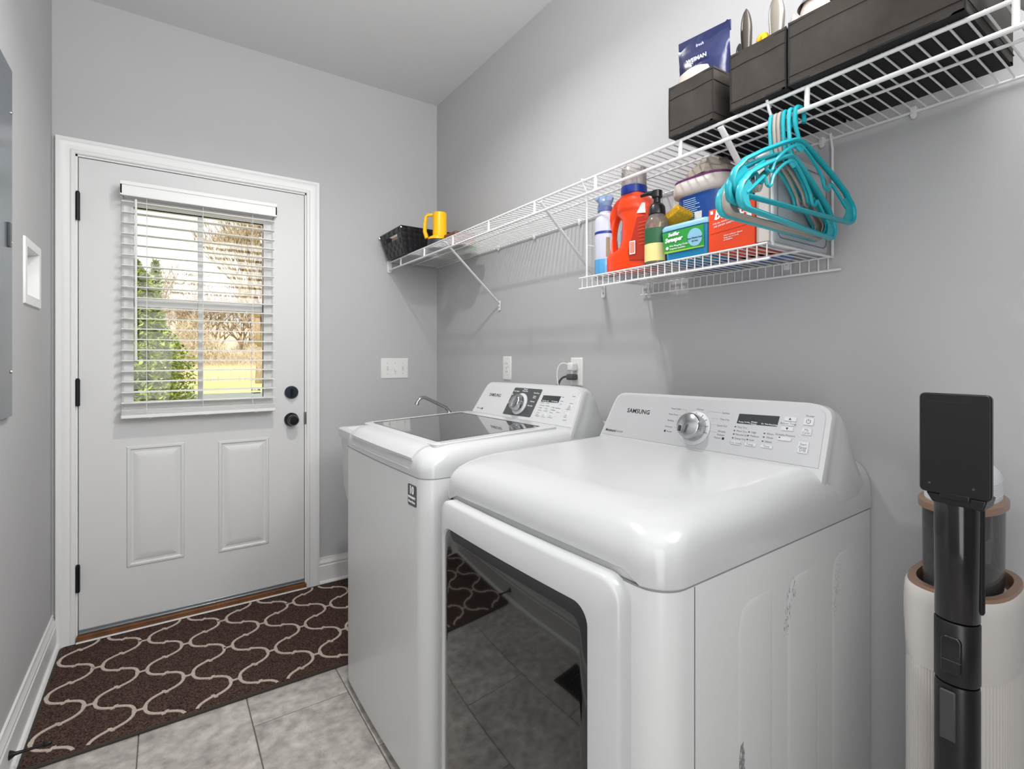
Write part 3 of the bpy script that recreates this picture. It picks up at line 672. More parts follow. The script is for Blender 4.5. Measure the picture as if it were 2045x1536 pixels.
for u0, u1, v0, v1, s_ in ((.455, .483, .028, .037, 'Dry Level'), (.492, .520, .029, .0375, 'Temp.'), (.531, .559, .030, .0385, 'Time'), (.573, .601, .100, .111, None), (.570, .599, .089, .0985, 'Adjust Time'), (.570, .598, .077, .0875, None), (.566, .597, .053, .062, None), (.616, .638, .095, .112, None), (.615, .637, .072, .0885, 'My\nCycle'), (.613, .636, .030, .0565, 'Start\nPause\n ')):
    button(DF, u0, u1, v0, v1, dr, s_, .0072)
t = MB()
for u, v, k in ((.587, .1055, 1), (.584, .082, -1)): t.loft([[on_face(DF, u+a*.003, v+b*.003*k, d) for a, b in ((-1, -.8), (1, -.8), (0, 1))] for d in (.0035, .0039)])
for u, v in ((.4595, .073), (.459, .063), (.459, .054), (.4585, .044), (.4965, .064), (.496, .055), (.496, .045), (.534, .065), (.534, .056), (.533, .046), (.571, .0595)):
    t.loft([[on_face(DF, u+a*.0018, v+b*.0013, d) for a, b in ((-1, -1), (1, -1), (1, 1), (-1, 1))] for d in (.0011, .0039 if u > .57 else .0016)])
for u in (.430,): t.loft([[on_face(DF, .4335+a*.003, .039+b*.003, d) for a, b in ((-1, -1), (1, -1), (1, 1), (-1, 1))] for d in (.0011, .0016)])
t.loft([[on_face(DF, .258+a*.0025, .038+b*.003, d) for a, b in ((-1, -1), (1, -1), (1, 1), (-1, 1))] for d in (.0011, .0016)])
t.tube([on_face(DF, .627+.0045*math.cos(R(a)), .1035+.0045*math.sin(R(a)), .0038) for a in range(120, 421, 20)], .0005, 4).tube([on_face(DF, .627, .104, .0038), on_face(DF, .627, .1095, .0038)], .0005, 4)
P_ = [on_face(DF, .6195, .0335, .0038), on_face(DF, .6195, .0415, .0038), on_face(DF, .6255, .0375, .0038)]
t.tube(P_, .0004, 4, closed=True).tube([on_face(DF, .6275, .0335, .0038), on_face(DF, .6275, .0415, .0038)], .0004, 4).tube([on_face(DF, .6305, .0335, .0038), on_face(DF, .6305, .0415, .0038)], .0004, 4)
t_o = part('indicator_marks', t, INK, dr, local=True); t_o['kind'] = 'stuff'
# dryer door
db0, db1, dz0, dz1 = .062, .645, .11, .868
def door_ring(i, a, zi=None, r_=.045): return [(a-.010*(1-(2*b/Wd-1)**2), b, z) for b, z in rrect(db0+i, db1-i, dz0+i, dz1-i, r_, 8)]
def dense(ring, m=.04):
    return [tuple(p) for p in densify(ring, m)]
wb0, wb1, wz0, wz1 = .125, .622, .19, .808
def bow(a, b): return a-.010*(1-(2*b/Wd-1)**2)
def rr_dense(y0, y1, z0, z1, r_, ins_=0):
    # fixed count outline for lofting
    out = []
    for (cy, cz, a0) in ((y1-r_, z1-r_, 0), (y0+r_, z1-r_, 90), (y0+r_, z0+r_, 180), (y1-r_, z0+r_, 270)):
        arc = [(cy+r_*math.cos(R(a0+90*k/8)), cz+r_*math.sin(R(a0+90*k/8))) for k in range(9)]
        out += arc
    full = []
    for i in range(len(out)):
        p = out[i]; q = out[(i+1) % len(out)]; full.append(p)
        if i % 9 == 8:
            for k in range(1, 8): full.append((p[0]+(q[0]-p[0])*k/8, p[1]+(q[1]-p[1])*k/8))
    return full
O1 = rr_dense(db0, db1, dz0, dz1, .040); O2 = rr_dense(db0+.006, db1-.006, dz0+.006, dz1-.006, .036); O3 = rr_dense(wb0, wb1, wz0, wz1, .034); O4 = rr_dense(wb0+.004, wb1-.004, wz0+.004, wz1-.004, .031)
mb = MB().loft([[(bow(a, b), b, z) for b, z in O] for O, a in ((O1, .004), (O1, -.018), (O2, -.025), (O3, -.027), (O4, -.0215), (O4, -.015))], True, False)
dd = part('door', mb, ENAM, dr, local=True, ang=50)
gm = MB(); NG = 14; vs = []
O5 = rr_dense(wb0+.004, wb1-.004, wz0+.004, wz1-.004, .031)
gl = MB().loft([[(bow(-.0215, b), b, z) for b, z in O5], [(bow(-.0235, b), b, z) for b, z in rr_dense(wb0+.008, wb1-.008, wz0+.008, wz1-.008, .028)], *[[(bow(-.0236, (wb0+wb1)/2+(b-(wb0+wb1)/2)*k), (wb0+wb1)/2+(b-(wb0+wb1)/2)*k, (wz0+wz1)/2+(z-(wz0+wz1)/2)*k) for b, z in O5] for k in (.93, .85, .75, .65, .55, .45, .35, .25, .15, .07, .01)]], False, True)
part('door_glass', gl, DGLASS, dd, local=True, ang=89)

# washer
wa = root('washer', 'white top-loading washing machine with smoked glass lid beside the utility sink', 'washer', (.568, 1.244, 0), R(.7))
WD_ = .765
bod = MB(); rings = []
for z in (.028, .50, .884):
    rings.append([(a-(.008*(1-(2*b/Wd-1)**2) if a < .1 else 0)*1, b, z) for a, b in outline_n(0, 0, Wd, WD_, .045)])
part('cabinet', MB().loft(rings), ENAM2, wa, local=True)
part('seam', MB().loft([[(a-(.0083*(1-(2*b/Wd-1)**2) if a < .1 else 0), b, z) for a, b in outline_n(-.0003, -.0003, Wd, WD_, .045)] for z in (.8838, .8862)]), MATS['seam_grey'], wa, local=True)
for (x, y) in ((.06, .06), (.06, .62), (.70, .06), (.70, .62)): part('foot', MB().lathe([(.020, 0), (.020, .03)], (x, y, 0)), BLK, wa, local=True)
wlv = [(0, 0, .8862), (-.001, 0, .900), (0, 0, .912), (.003, .002, .925), (.010, .006, .938), (.022, .013, .950), (.038, .022, .9585), (.055, .032, .9635), (.068, .040, .9655)]
part('top_frame', build_cap(wlv, Wd, WD_, .050, None, .014, bow=.008), ENAM, wa, local=True, ang=60)
# handle recess across the front
hb = MB(); rings = []
N_ = 28
for k in range(N_+1):
    b = .075+(.60-.075)*k/N_ ; e = min(1, min(k, N_-k)/3); e = e**.5
    bx = -.008*(1-(2*b/Wd-1)**2)
    pr_ = [(.060, .9690), (.036, .9665), (.016, .9585), (.003, .946), (-.0045, .937), (-.004, .930), (.006, .9285), (.012, .9245), (.012, .914), (.004, .9075), (-.004, .9045), (.004, .8990), (.03, .9), (.06, .94)]
    rings.append([(bx+a*1.0+(1-e)*.004, b, z-(1-e)*.003) for a, z in pr_])
hb.loft(rings); part('lid_handle', hb, ENAM, wa, local=True, ang=40)
# lid
WF = face_frame(.530, .978, (.055, .120))
def lidz(a): return .9655+(a-.07)*.040
lm = MB(); 
lo = [(.052, .046), (.052, .640), (.500, .640), (.500, .046)]
gi = [(.080, .082), (.078, .604), (.448, .604), (.452, .082)]
lr = []
def quad_ring(q, z, r_=.006):
    out = []
    n = len(q)
    for i in range(n):
        p = Vector(q[i]); a = (Vector(q[i-1])-p).normalized()*r_; c = (Vector(q[(i+1) % n])-p).normalized()*r_
        for t in (0, .25, .5, .75, 1): w_ = (p+a)*(1-t)**2+p*2*t*(1-t)+(p+c)*t*t; out.append((w_.x, w_.y, lidz(w_.x)+z))
    return out
part('lid_frame', MB().loft([quad_ring(lo, -.006, .02), quad_ring(lo, .003, .02), quad_ring([(a+(.003 if a < .2 else -.003), b+(.003 if b < .3 else -.003)) for a, b in lo], .005, .02), quad_ring(gi, .005), quad_ring(gi, .002)], False, False), ENAM, wa, local=True, ang=30)
part('lid_gasket', MB().loft([quad_ring([(a+(-.002 if a < .2 else .002), b+(-.002 if b < .3 else .002)) for a, b in gi], .0052), quad_ring(gi, .0056), quad_ring(gi, .002)], False, False), BLK, wa, local=True)
part('lid_glass', MB().loft([quad_ring(gi, .001), quad_ring(gi, .0045)]), LGLASS, wa, local=True)
outerW = [(.020, -.075), (.026, -.012), (.030, .0), (.062, .104)]+bez((.068, .118, 0), (.076, .137, 0), (.090, .142, 0), (.108, .143, 0), 6)+[(.35, .147), (.5, .148)]+bez((.600, .149, 0), (.640, .149, 0), (.664, .145, 0), (.668, .126, 0), 8)+[(.674, .06), (.677, .0), (.677, -.012), (.677, -.075)]
outerW = [(p[0], p[1]) for p in outerW]
part('console_housing', console(wa, cp, WF, outerW, None), ENAM, wa, local=True, ang=40)
inW = [(.036, .003), (.070, .112)]+bez((.075, .124, 0), (.082, .134, 0), (.092, .137, 0), (.108, .1375, 0), 6)+[(.35, .141)]+bez((.60, .143, 0), (.636, .143, 0), (.655, .137, 0), (.659, .122, 0), 8)+[(.667, .004)]
inW = [(p[0], p[1]) for p in inW]
part('control_panel', slab_on(WF, inW, -.001, .0012, .0008), SILVW, wa, local=True)
t = MB(); ftext(WF, t, 'SAMSUNG', .0185, .161, .086, 'CENTER', bold=.00035, sx=1.0); part('brand_lettering', t, INK, wa, local=True)
t = MB(); ftext(WF, t, 'VRT', .008, .061, .022); ftext(WF, t, 'fresh', .008, .080, .022); t.lathe([(.001, 0), (.0045, 0), (.0045, .0005), (.001, .0005)], on_face(WF, .103, .0225, .0012), WF[3], 12); part('badge_lettering', t, INK, wa, local=True)
dp = part('dial_plate', slab_on(WF, rrect(0, 1, 0, 1, .03, 3) and [(.262, .017), (.264, .0135), (.436, .0165), (.439, .020), (.455, .124), (.452, .1275), (.285, .1265), (.281, .123)], .001, .002), mat('dial_dark', '4a4c4f', .3), wa, local=True)
t = MB()
for s_, u, v, al in (('Normal', .355, .119, 'CENTER'), ('Heavy Duty', .355, .112, 'CENTER'), ('Deep Steam', .283, .109, 'LEFT'), ('Bedding', .278, .094, 'LEFT'), ('Active', .274, .077, 'LEFT'), ('Sanitize', .268, .059, 'LEFT'), ('Perm Press', .412, .108, 'LEFT'), ('Quick', .415, .095, 'LEFT'), ('Wash', .415, .089, 'LEFT'), ('Delicates', .407, .074, 'LEFT'), ('Rinse Spin', .400, .057, 'LEFT')):
    ftext(WF, t, s_, .0072, u, v+.003, al)
t.v = [tuple(Vector(p)+WF[3]*.001) for p in t.v]
part('dial_lettering', t, INKW, dp, local=True)
kc = (.349, .062)
rg = part('dial_ring', MB().lathe([(.043, 0), (.043, .003), (.034, .005), (.034, .007)], on_face(WF, *kc, .002), WF[3], 40), SILVW, wa, local=True)
kn = part('cycle_knob', MB().lathe([(.033, .0), (.0335, .012), (.031, .024), (.0295, .028), (.027, .0305), (.001, .0315)], on_face(WF, *kc, .005), WF[3], 48), CHROME, wa, local=True, ang=50)
ds_ = part('display_window', slab_on(WF, [(.468, .081), (.564, .083), (.568, .108), (.4715, .106)], .001, .0018), MATS['display_dark'], wa, local=True)
t = MB()
for s_, u, v in (('Wash', .474, .0855), ('Rinse', .488, .0855), ('Spin', .503, .0857), ('Est. Remaining', .527, .087)): ftext(WF, t, s_, .0055, u, v)
t.v = [tuple(Vector(p)+WF[3]*.0007) for p in t.v]
part('display_lettering', t, INKW, ds_, local=True)
t = MB(); t2 = MB()
for c_, (us, rows) in enumerate(((.470, 5), (.504, 4), (.538, 4))):
    for k in range(rows):
        v = .077-.0095*k-(.003 if c_ == 2 else 0)-(0 if rows == 5 else 0)
        if c_ == 2 and k == 0: continue
        t.loft([[on_face(WF, us+a*.0012, v+b*.0012, d) for a, b in ((-1, -1), (1, -1), (1, 1), (-1, 1))] for d in (.0011, .0016)])
        ftext(WF, t2, (('Heavy', 'Normal', 'Light', 'Extra', 'Less'), ('Hot', 'Warm', 'Eco', 'Cold'), ('', 'High', 'Medium', 'Low'))[c_][k], .0062, us+.004, v)
for u, v, s_ in ((.578, .104, 'Delay'), (.578, .078, 'Soil'), (.572, .062, 'Extra Rinse'), (.633, .110, 'Power'), (.618, .062, '3 sec')): ftext(WF, t2, s_, .0062, u, v+.002, 'CENTER')
part('indicator_marks', t, INK, wa, local=True)['kind'] = 'stuff'; part('panel_lettering', t2, INKG, wa, local=True)
for u0, u1, v0, v1, s_ in ((.462, .487, .026, .037, 'Temp'), (.498, .523, .026, .037, 'Spin'), (.534, .559, .027, .038, 'Soil'), (.572, .590, .090, .101, None), (.569, .588, .049, .058, None), (.622, .640, .086, .104, None), (.620, .638, .064, .081, 'My\nCycle'), (.615, .636, .026, .052, 'Start\nPause')):
    button(WF, u0, u1, v0, v1, wa, s_, .0062)
# warranty sticker
def sticker(mb, y0, y1, z0, z1, d):
    pts = rrect(y0, y1, z0, z1, .006, 4)
    return mb.loft([[(-.008*(1-(2*b/Wd-1)**2)-dd_, b, z) for b, z in pts] for dd_ in (0, d)])
sk = part('warranty_sticker', sticker(MB(), .012+.033, .012+.086, .803, .862+.0, .0008), mat('sticker_grey', '55585c', .4), wa, local=True)
t = MB()
for s_, z, sz, b_ in (('10', .846, .030, .0012), ('WARRANTY', .8265, .0085, .0003), ('Direct Drive', .8145, .0082, .0004)):
    text(t, s_, sz, (-.0052, .0715, z), (0, -1, 0), Z3, (-1, 0, 0), 'CENTER', bold=b_)
part('sticker_lettering', t, INKW, sk, local=True)

# ------------------------------------------------------------------ utility sink and tap in the corner
sink = root('utility_sink', 'white plastic utility sink between the washer and the back wall', 'sink', (1.06, 2.42, 0))
sx0, sx1, sy0, sy1, sz = .668, 1.34, 2.02, 2.44, .885
rr = []
for i, z in ((.034, .55), (.022, .62), (.012, .80), (.010, .845), (0, .848), (0, sz-.004), (.003, sz), (.030, sz), (.036, sz-.01), (.050, .60)):
    rr.append([(a, b, z) for a, b in rrect(sx0+i, sx1-i, sy0+i, sy1-i, .03 if i < .02 else .02, 5)])
part('basin', MB().loft(rr), PORC, sink)
for x, y in ((.895, 2.07), (.895, 2.39), (1.28, 2.07), (1.28, 2.39)): part('leg', MB().box(x-.02, x+.02, y-.02, y+.02, 0, .56), PORC, sink, bev=.004)
tp = root('tap', 'chrome arched spout tap of the utility sink', 'tap', (1.275, 2.44, .885))
part('spout', MB().tube([(1.268, 2.462, .885), (1.268, 2.462, .925)]+[(1.268-.004-.01, 2.462, .935)]+bez((1.250, 2.46, .943), (1.20, 2.46, .965), (1.15, 2.46, .992), (1.130, 2.46, 1.000), 6)+bez((1.130, 2.46, 1.0), (1.11, 2.46, 1.008), (1.092, 2.46, .998), (1.082, 2.46, .978), 6)[1:], .0085, 12), CHROME, tp)
part('aerator', MB().lathe([(.0095, 0), (.0115, .006), (.0115, .016), (.001, .016)], (1.0835, 2.46, .981), (-.35, 0, -1), 16), CHROME, tp)
part('tap_base', MB().lathe([(.024, .885), (.024, .895), (.014, .91), (.013, .925)], (1.268, 2.462, 0), n=20).lathe([(.011, 0), (.011, .03), (.001, .032)], (1.262, 2.462, .905), (-1, -.3, .1), 14), CHROME, tp)

# ------------------------------------------------------------------ stick vacuum on its station
st = root('vacuum_station', 'ivory vacuum cleaner charging station standing right of the dryer', 'vacuum station', (1.225, .325, 0))
def supe(cx, cy, rx, ry, z, n=48, p=2.6, flute=0):
    out = []
    for k in range(n):
        a = 2*PI*k/n; c, s_ = math.cos(a), math.sin(a)
        m_ = (abs(c)**p+abs(s_)**p)**(-1/p); f_ = 1-(flute if k % 2 else 0)
        out.append((cx+rx*c*m_*f_, cy+ry*s_*m_*f_, z))
    return out
CXs, CYs = 1.238, .312
part('station_base', MB().loft([supe(CXs, CYs, rx, ry, z) for rx, ry, z in ((.145, .085, 0), (.145, .085, .02), (.135, .078, .03))]), STAT, st)
part('fluted_body', MB().loft([supe(CXs, CYs, .120, .0765, z, n=220, flute=.010) for z in (.03, .62, .66)]+[supe(CXs, CYs, .119, .0755, .70, n=220)]), STAT, st, ang=10)
part('upper_shell', MB().loft([supe(CXs, CYs, rx, ry, z) for rx, ry, z in ((.120, .0765, .66), (.122, .078, .70), (.123, .079, .775), (.121, .0775, .792), (.116, .074, .798), (.110, .069, .795), (.106, .065, .775))], False, True), STAT, st)
part('rim', MB().loft([supe(CXs, CYs, rx, ry, z) for rx, ry, z in ((.117, .0745, .797), (.115, .073, .803), (.102, .062, .803), (.098, .058, .790), (.096, .056, .77))], False, True), TAN, st)
part('side_latch', MB().box(1.20, 1.235, CYs+.074, CYs+.083, .70, .755), STAT, st, bev=.002)
vc = root('stick_vacuum', 'black stick vacuum with smoked dust bin docked in the ivory station', 'vacuum cleaner', (1.20, .31, .8))
BX, BY = 1.240, .314
part('dust_bin', MB().loft([supe(BX, BY, rx, ry, z, p=2.2) for rx, ry, z in ((.090, .052, .772), (.092, .054, .80), (.093, .055, .92), (.093, .055, .935))]), SMOKE, vc)
part('bin_filter', MB().loft([supe(BX, BY, .062, .036, z, p=2) for z in (.88, .935)]), DARK, vc)
part('bin_plug', MB().loft([supe(BX, BY, .088, .048, z, p=2) for z in (.775, .80)]), mat('grey_plastic', '77777a', .5), vc)
part('bin_ring', MB().loft([supe(BX, BY, rx, ry, z, p=2.2) for rx, ry, z in ((.098, .056, .935), (.104, .060, .937), (.104, .060, .949), (.099, .056, .953))]), TAN, vc)
mo = part('motor_housing', MB().loft([supe(BX, BY, rx, ry, z, p=2.2) for rx, ry, z in ((.094, .051, .953), (.094, .051, .990), (.088, .047, 1.000), (.070, .038, 1.012), (.060, .034, 1.014))]), VACW, vc)
for k in range(7): part('vent_rib', MB().loft([supe(BX, BY, .0946, .0516, z, p=2.2) for z in (.960+.0042*k, .9618+.0042*k)]), VACW, mo)
part('cap_ring', MB().loft([supe(BX, BY, rx, ry, z, p=2) for rx, ry, z in ((.058, .033, 1.013), (.058, .033, 1.019))]), TAN, vc)
part('cap', MB().loft([supe(BX, BY, rx, ry, z, p=2) for rx, ry, z in ((.056, .032, 1.019), (.054, .031, 1.026), (.04, .022, 1.028))]), GLOSSB, vc)
# neck plate, tube
TX, TY = 1.045, .272
hp = part('flat_back_plate', MB().prism(rrect(.216, .301, 1.005, 1.158, .007, 4), (.978, 0, 0), Y3, Z3, (.010, 0, 0)), BLK, vc, bev=.002)
part('slot', MB().prism(rrect(.236, .290, 1.1435, 1.1475, .002, 3), (.9775, 0, 0), Y3, Z3, (.002, 0, 0)), GLOSSB, hp)
for y in (.288, .236): part('screw', MB().lathe([(.001, 0), (.002, 0), (.0015, .0008)], (.978, y, 1.019), (-1, 0, 0), 10), DARK, hp)
part('hinge_block', MB().loft([[(x, y, z) for y, z in ((.222, 1.004), (.294, 1.004), (.286, .990), (.226, .988))] for x in (.982, 1.03)]).box(.978, .986, .240, .276, .998, 1.008), BLK, vc, bev=.002)
def dtube(z, r_=.026, fl=1): return [(TX+(r_*math.cos(R(a))*.95), TY+r_*math.sin(R(a)), z) for a in range(0, 360, 12)]
part('upper_tube', MB().loft([dtube(1.000, .027), dtube(.99, .029), dtube(.95, .029), dtube(.80, .0285), dtube(.798, .027)]), GLOSSB, vc, ang=50)
part('side_arm', MB().loft([[(x, y, z) for x, y in ((TX, .238), (1.14, .262), (1.14, .305), (TX, .300))] for z in (.81, .83, .975, .992)]), BLK, vc, bev=.006)
jt = part('tube_joint', MB().loft([dtube(.796, .0275), dtube(.794, .029), dtube(.702, .029), dtube(.699, .027)]), BLK, vc, ang=50)
part('release_button', MB().prism([(a, b) for a, b in rrect(TY-.013, TY+.013, .716, .776, .008, 5)], (TX-.0245, 0, 0), Y3, Z3, (-.006, 0, 0)), GLOSSB, jt, bev=.002)
part('button_line', MB().box(TX-.0312, TX-.030, TY-.012, TY+.012, .738, .7395), DARK, jt)
part('lower_tube', MB().loft([dtube(.697, .0275), dtube(.69, .0285), dtube(.25, .0285), dtube(.14, .0285), dtube(.135, .026)]), BLK, vc, ang=50)
part('tube_clip', MB().loft([[(TX+dx, y, z) for y, z in ((TY-.006, .612), (TY+.014, .612), (TY+.014, .690), (TY-.006, .690))] for dx in (-.026, -.031)]), STEEL if False else DARK, vc, bev=.002)
part('floor_head', MB().box(TX-.07, TX+.03, TY-.10, TY+.09, 0.004, .055).box(TX-.03, TX+.03, TY-.03, TY+.03, .05, .14), BLK, vc, bev=.010)
#@@PART3
# ------------------------------------------------------------------ hangers on the hanging rod
ROD = Vector((FX-.002, 0, SH-DZS))
def make_hanger(loc, rz, tilt, m, label, dp_=0):
    h = root('clothes_hanger', label, 'hanger', loc, 0, 'plastic hangers on the shelf rod'); h.rotation_euler = (0, tilt, rz)
    r_ = .0098; hk = [(-.004, 0, -.062-dp_), (-.006, 0, -.050-dp_), (-.014, 0, -.036-dp_*.8), (-.018, 0, -.020)]
    hk += [(r_*1.55*math.cos(R(a)), 0, r_*1.0*math.sin(R(a))-.001) for a in range(180, -1, -20)] + [(r_*1.7, 0, -.012), (r_*1.5, 0, -.020)]
    part('hook', MB().tube(hk, .0042, 8), m, h, local=True)
    fr = []
    W_ = .210
    half = [(0, -.060), (.018, -.062), (.06, -.078), (.12, -.104), (.18, -.134), (W_-.012, -.150)]
    lobe = bez((W_-.012, -.150, 0), (W_+.012, -.162, 0), (W_+.014, -.196, 0), (W_-.012, -.200, 0), 8)
    right = half+[(p[0], p[1]) for p in lobe[1:]]
    path = [(x, 0, z-dp_) for x, z in right]+[(-x, 0, z-dp_) for x, z in right[::-1]][:-1]
    part('frame', MB().tube(path, .0046, 8, closed=True, up=(0, 1, 0), flat=1.5), m, h, local=True, ang=60)
    for s in (1, -1):
        wb_ = [(W_-.004, -.154), (W_+.006, -.166), (W_+.006, -.188), (W_-.006, -.197), (W_-.040, -.197), (W_-.030, -.186), (W_-.026, -.176), (W_-.030, -.162), (W_-.040, -.152), (W_-.028, -.146)]
        part('end_web', MB().prism([(s*a, b-dp_) for a, b in wb_], (0, -.0012, 0), X3, Z3, (0, .0024, 0)), m, h, local=True)
        st_ = bez((0, -.068, 0), (.03*s, -.075, 0), (.055*s, -.092, 0), (.085*s, -.118, 0), 6)+bez((.085*s, -.118, 0), (.092*s, -.126, 0), (.090*s, -.142, 0), (.105*s, -.142, 0), 5)[1:]+bez((.105*s, -.142, 0), (.118*s, -.142, 0), (.112*s, -.128, 0), (.122*s, -.126, 0), 4)[1:]+[(.150*s, -.145, 0), (.190*s, -.172, 0)]
        part('strap_notch', MB().tube([(p[0], 0, p[1]-dp_) for p in st_], .0034, 6), m, h, local=True)
    part('neck_web', MB().prism([(-.022, -.066), (0, -.060), (.022, -.066), (.012, -.078), (0, -.083), (-.012, -.078)], (0, -.0015, -dp_), X3, Z3, (0, .003, 0)), m, h, local=True)
    return h
hd = [(.527, -3, .0, 0, TEAL, 'turquoise plastic hanger nearest the camera, in front of all the others'),
      (.541, 4, -.0, .028, TEAL2, 'second turquoise hanger, hanging lower than the front one'),
      (.552, 2, .02, .020, TEAL, 'third turquoise hanger, just in front of the two grey ones'),
      (.562, 2, -.03, .026, GRYP, 'beige-grey plastic hanger, the nearer to the camera of the two grey ones'),
      (.571, 4, -.02, .027, GRYP, 'beige-grey plastic hanger touching the farthest turquoise one'),
      (.580, 3, -.02, .028, TEAL2, 'turquoise hanger farthest from the camera, behind the two grey hangers')]
for y, rz, tl, dp_, m, lab in hd: make_hanger((ROD.x, y, ROD.z), R(rz), tl, m, lab, dp_)

# ------------------------------------------------------------------ fabric bins on top of the shelf
ZT = SH+.0058
def fabric_bin(y0, y1, x0, x1, h, label, rot=0):
    b = root('fabric_bin', label, 'bin', ((x0+x1)/2, (y0+y1)/2, ZT), R(rot), 'dark fabric bins on the wire shelf')
    W2, L2 = (x1-x0)/2, (y1-y0)/2
    def wall(px, py, qx, qy, nx, ny, m, nm):
        mb = MB(); nu, nv = 14, 8; vs = []; fs = []
        for side in (0, 1):
            for j in range(nv+1):
                for i in range(nu+1):
                    u = i/nu; v = j/nv
                    wv = .0022*math.sin(u*9+y0*40+v*3)*math.sin(PI*u)*math.sin(PI*min(1, v*1.0)*.9)+(.003*math.sin(PI*u) if v > .9 else 0)
                    d = wv-(.003 if side else 0)
                    vs.append((px+(qx-px)*u+nx*d, py+(qy-py)*u+ny*d, h*v+(-.003*math.sin(PI*u) if j == nv else 0)))
        K = (nu+1)*(nv+1)
        for j in range(nv):
            for i in range(nu):
                a = j*(nu+1)+i; fs += [(a, a+1, a+nu+2, a+nu+1), (K+a, K+a+nu+1, K+a+nu+2, K+a+1)]
        for i in range(nu): a = nv*(nu+1)+i; fs.append((a, a+1, K+a+1, K+a))
        mb.add(vs, fs); w_ = part(nm, mb, m, b, local=True)
        for zz in (.018, h-.032, h-.006):
            part('seam', MB().tube([(px+(qx-px)*u/10+nx*(.0022*math.sin(u/10*9+y0*40+zz/h*3)*math.sin(PI*u/10)*math.sin(PI*zz/h*.9)+.0005), py+(qy-py)*u/10+ny*.0012, zz) for u in range(11)], .0009, 5), BINB, w_, local=True)
    wall(-W2, L2, -W2, -L2, -1, 0, BINF, 'front_panel'); wall(-W2, -L2, W2, -L2, 0, -1, BINF, 'side_panel')
    wall(W2, L2, W2, -L2, 1, 0, BINF, 'back_panel'); wall(-W2, L2, W2, L2, 0, 1, BINF, 'side_panel')
    part('bottom', MB().box(-W2, W2, -L2, L2, 0, .004), BINB, b, local=True)
    for s in (L2, -L2): part('corner_piping', MB().tube([(-W2, s, 0), (-W2-.001, s, h/2), (-W2, s, h)], .0014, 6), BINB, b, local=True)
    return b
fabric_bin(.712, .836, 1.048, 1.318, .126, 'small dark fabric bin farthest from the camera, holding a navy wipes pouch')
fabric_bin(.545, .668, 1.048, 1.318, .126, 'small dark fabric bin in the middle, with utensil handles sticking out')
fabric_bin(.262, .538, 1.046, 1.322, .128, 'long dark fabric bin nearest the camera at the top right')
def pouch(name, c, w_, h, t, rz, lean, label, m):
    p = root(name, label, 'wipes pouch', c, 0); p.rotation_euler = (0, lean, R(rz))
    mb = MB(); n = 14; rings = []
    for j in range(11):
        v = j/10; th_ = t*max(.04, math.sin(PI*min(1, v*.75+.12))**.8)*(1 if v < .78 else max(.05, (1-v)*3.5)); ww = w_*(1+.05*v*v)
        rings.append([(th_*math.sin(2*PI*k/n)+.004*math.sin(5*v+k)*(v > .2), ww*.5*math.cos(2*PI*k/n), h*v-(.010*math.cos(2*PI*k/n) if v > .7 else 0)+.004*math.sin(k*2.3)*v) for k in range(n)])
    mb.loft(rings); part('foil_pack', mb, m, p, local=True, ang=50)
    part('crimped_edge', MB().box(-.002, .002, -w_*.53, w_*.53, h*.93, h*1.06), m, p, local=True, bev=.001)
    return p
pp = pouch('wipes_pouch', (1.115, .778, ZT+.055), .128, .190, .034, 8, -.05, 'crinkled navy blue foil wipes pouch standing in the smallest fabric bin', NAVY)
t = MB(); text(t, 'WEIMAN', .013, (-.034, .004, .128), (0, -1, 0), Z3, (-1, 0, 0), 'CENTER', bold=.0004); text(t, 'fresh', .010, (-.030, -.004, .160), (0, -1, 0), Z3, (-1, 0, 0), 'CENTER')
part('pack_lettering', t, mat('pale_print', 'c9cfe2', .4), pp, local=True)
pouch('wipes_pouch', (1.22, .735, ZT+.04), .075, .135, .025, 30, 0, 'second crumpled navy pouch behind, against the middle fabric bin', NAVY)
wr = root('white_roll', 'white rounded roll in front of the navy pouch in the small bin', 'roll', (1.095, .80, ZT+.07))
part('roll', MB().lathe([(.001, .070), (.020, .069), (.032, .062), (.036, .050), (.036, 0)], (1.085, .790, ZT+.095), n=24, sx=.6, sy=1.3), mat('dull_white', 'c4bab0', .6), wr)
def handle(name, base, top, w0_, w1_, th_, m, label, hole=False, cat='utensil', c3=None):
    o = root(name, label, cat, base); B = Vector(base); T_ = Vector(top); ax = (T_-B); L = ax.length; ax.normalize()
    wd = Vector((-.55, .835, 0)); wd = (wd-ax*wd.dot(ax)).normalized(); nn = ax.cross(wd)
    rings = []
    for j in range(19):
        v = 1-(1-j/18)**2.2; e = math.sqrt(max(.001, 1-max(0, (v-.80)/.2)**2)); ww = (w0_+(w1_-w0_)*min(1, v*1.3)**1.2)*e*.5; tt = th_*.5*(.8+.2*e)
        rings.append([B+ax*L*v+wd*ww*math.cos(2*PI*k/16)+nn*tt*math.sin(2*PI*k/16) for k in range(16)])
    h_ = part('grip', MB().loft(rings), m, o)
    if hole:
        P = B+ax*L*.86; part('hanging_hole', MB().lathe([(.001, -th_*.52), (.0035, -th_*.52), (.0035, th_*.52), (.001, th_*.52)], P, nn, 14), WALL, h_)
    return o
handle('utensil_handle', (1.15, .690, 1.80), (1.15, .692, 2.043), .012, .026, .018, mat('dark_bronze', '4a453f', .3, metal=.5), 'tall dark grey rounded utensil handle standing in the middle bin')
handle('utensil_handle', (1.15, .620, 1.80), (1.15, .618, 2.036), .014, .034, .014, mat('pewter', '8b847b', .3, metal=.6), 'pewter grey utensil handle with a hanging hole, right of the tall dark one')
handle('utensil_handle', (1.18, .690, 1.86), (1.19, .7345, 1.995), .016, .026, .014, BLK, 'short leaning black utensil handle at the left of the middle bin')
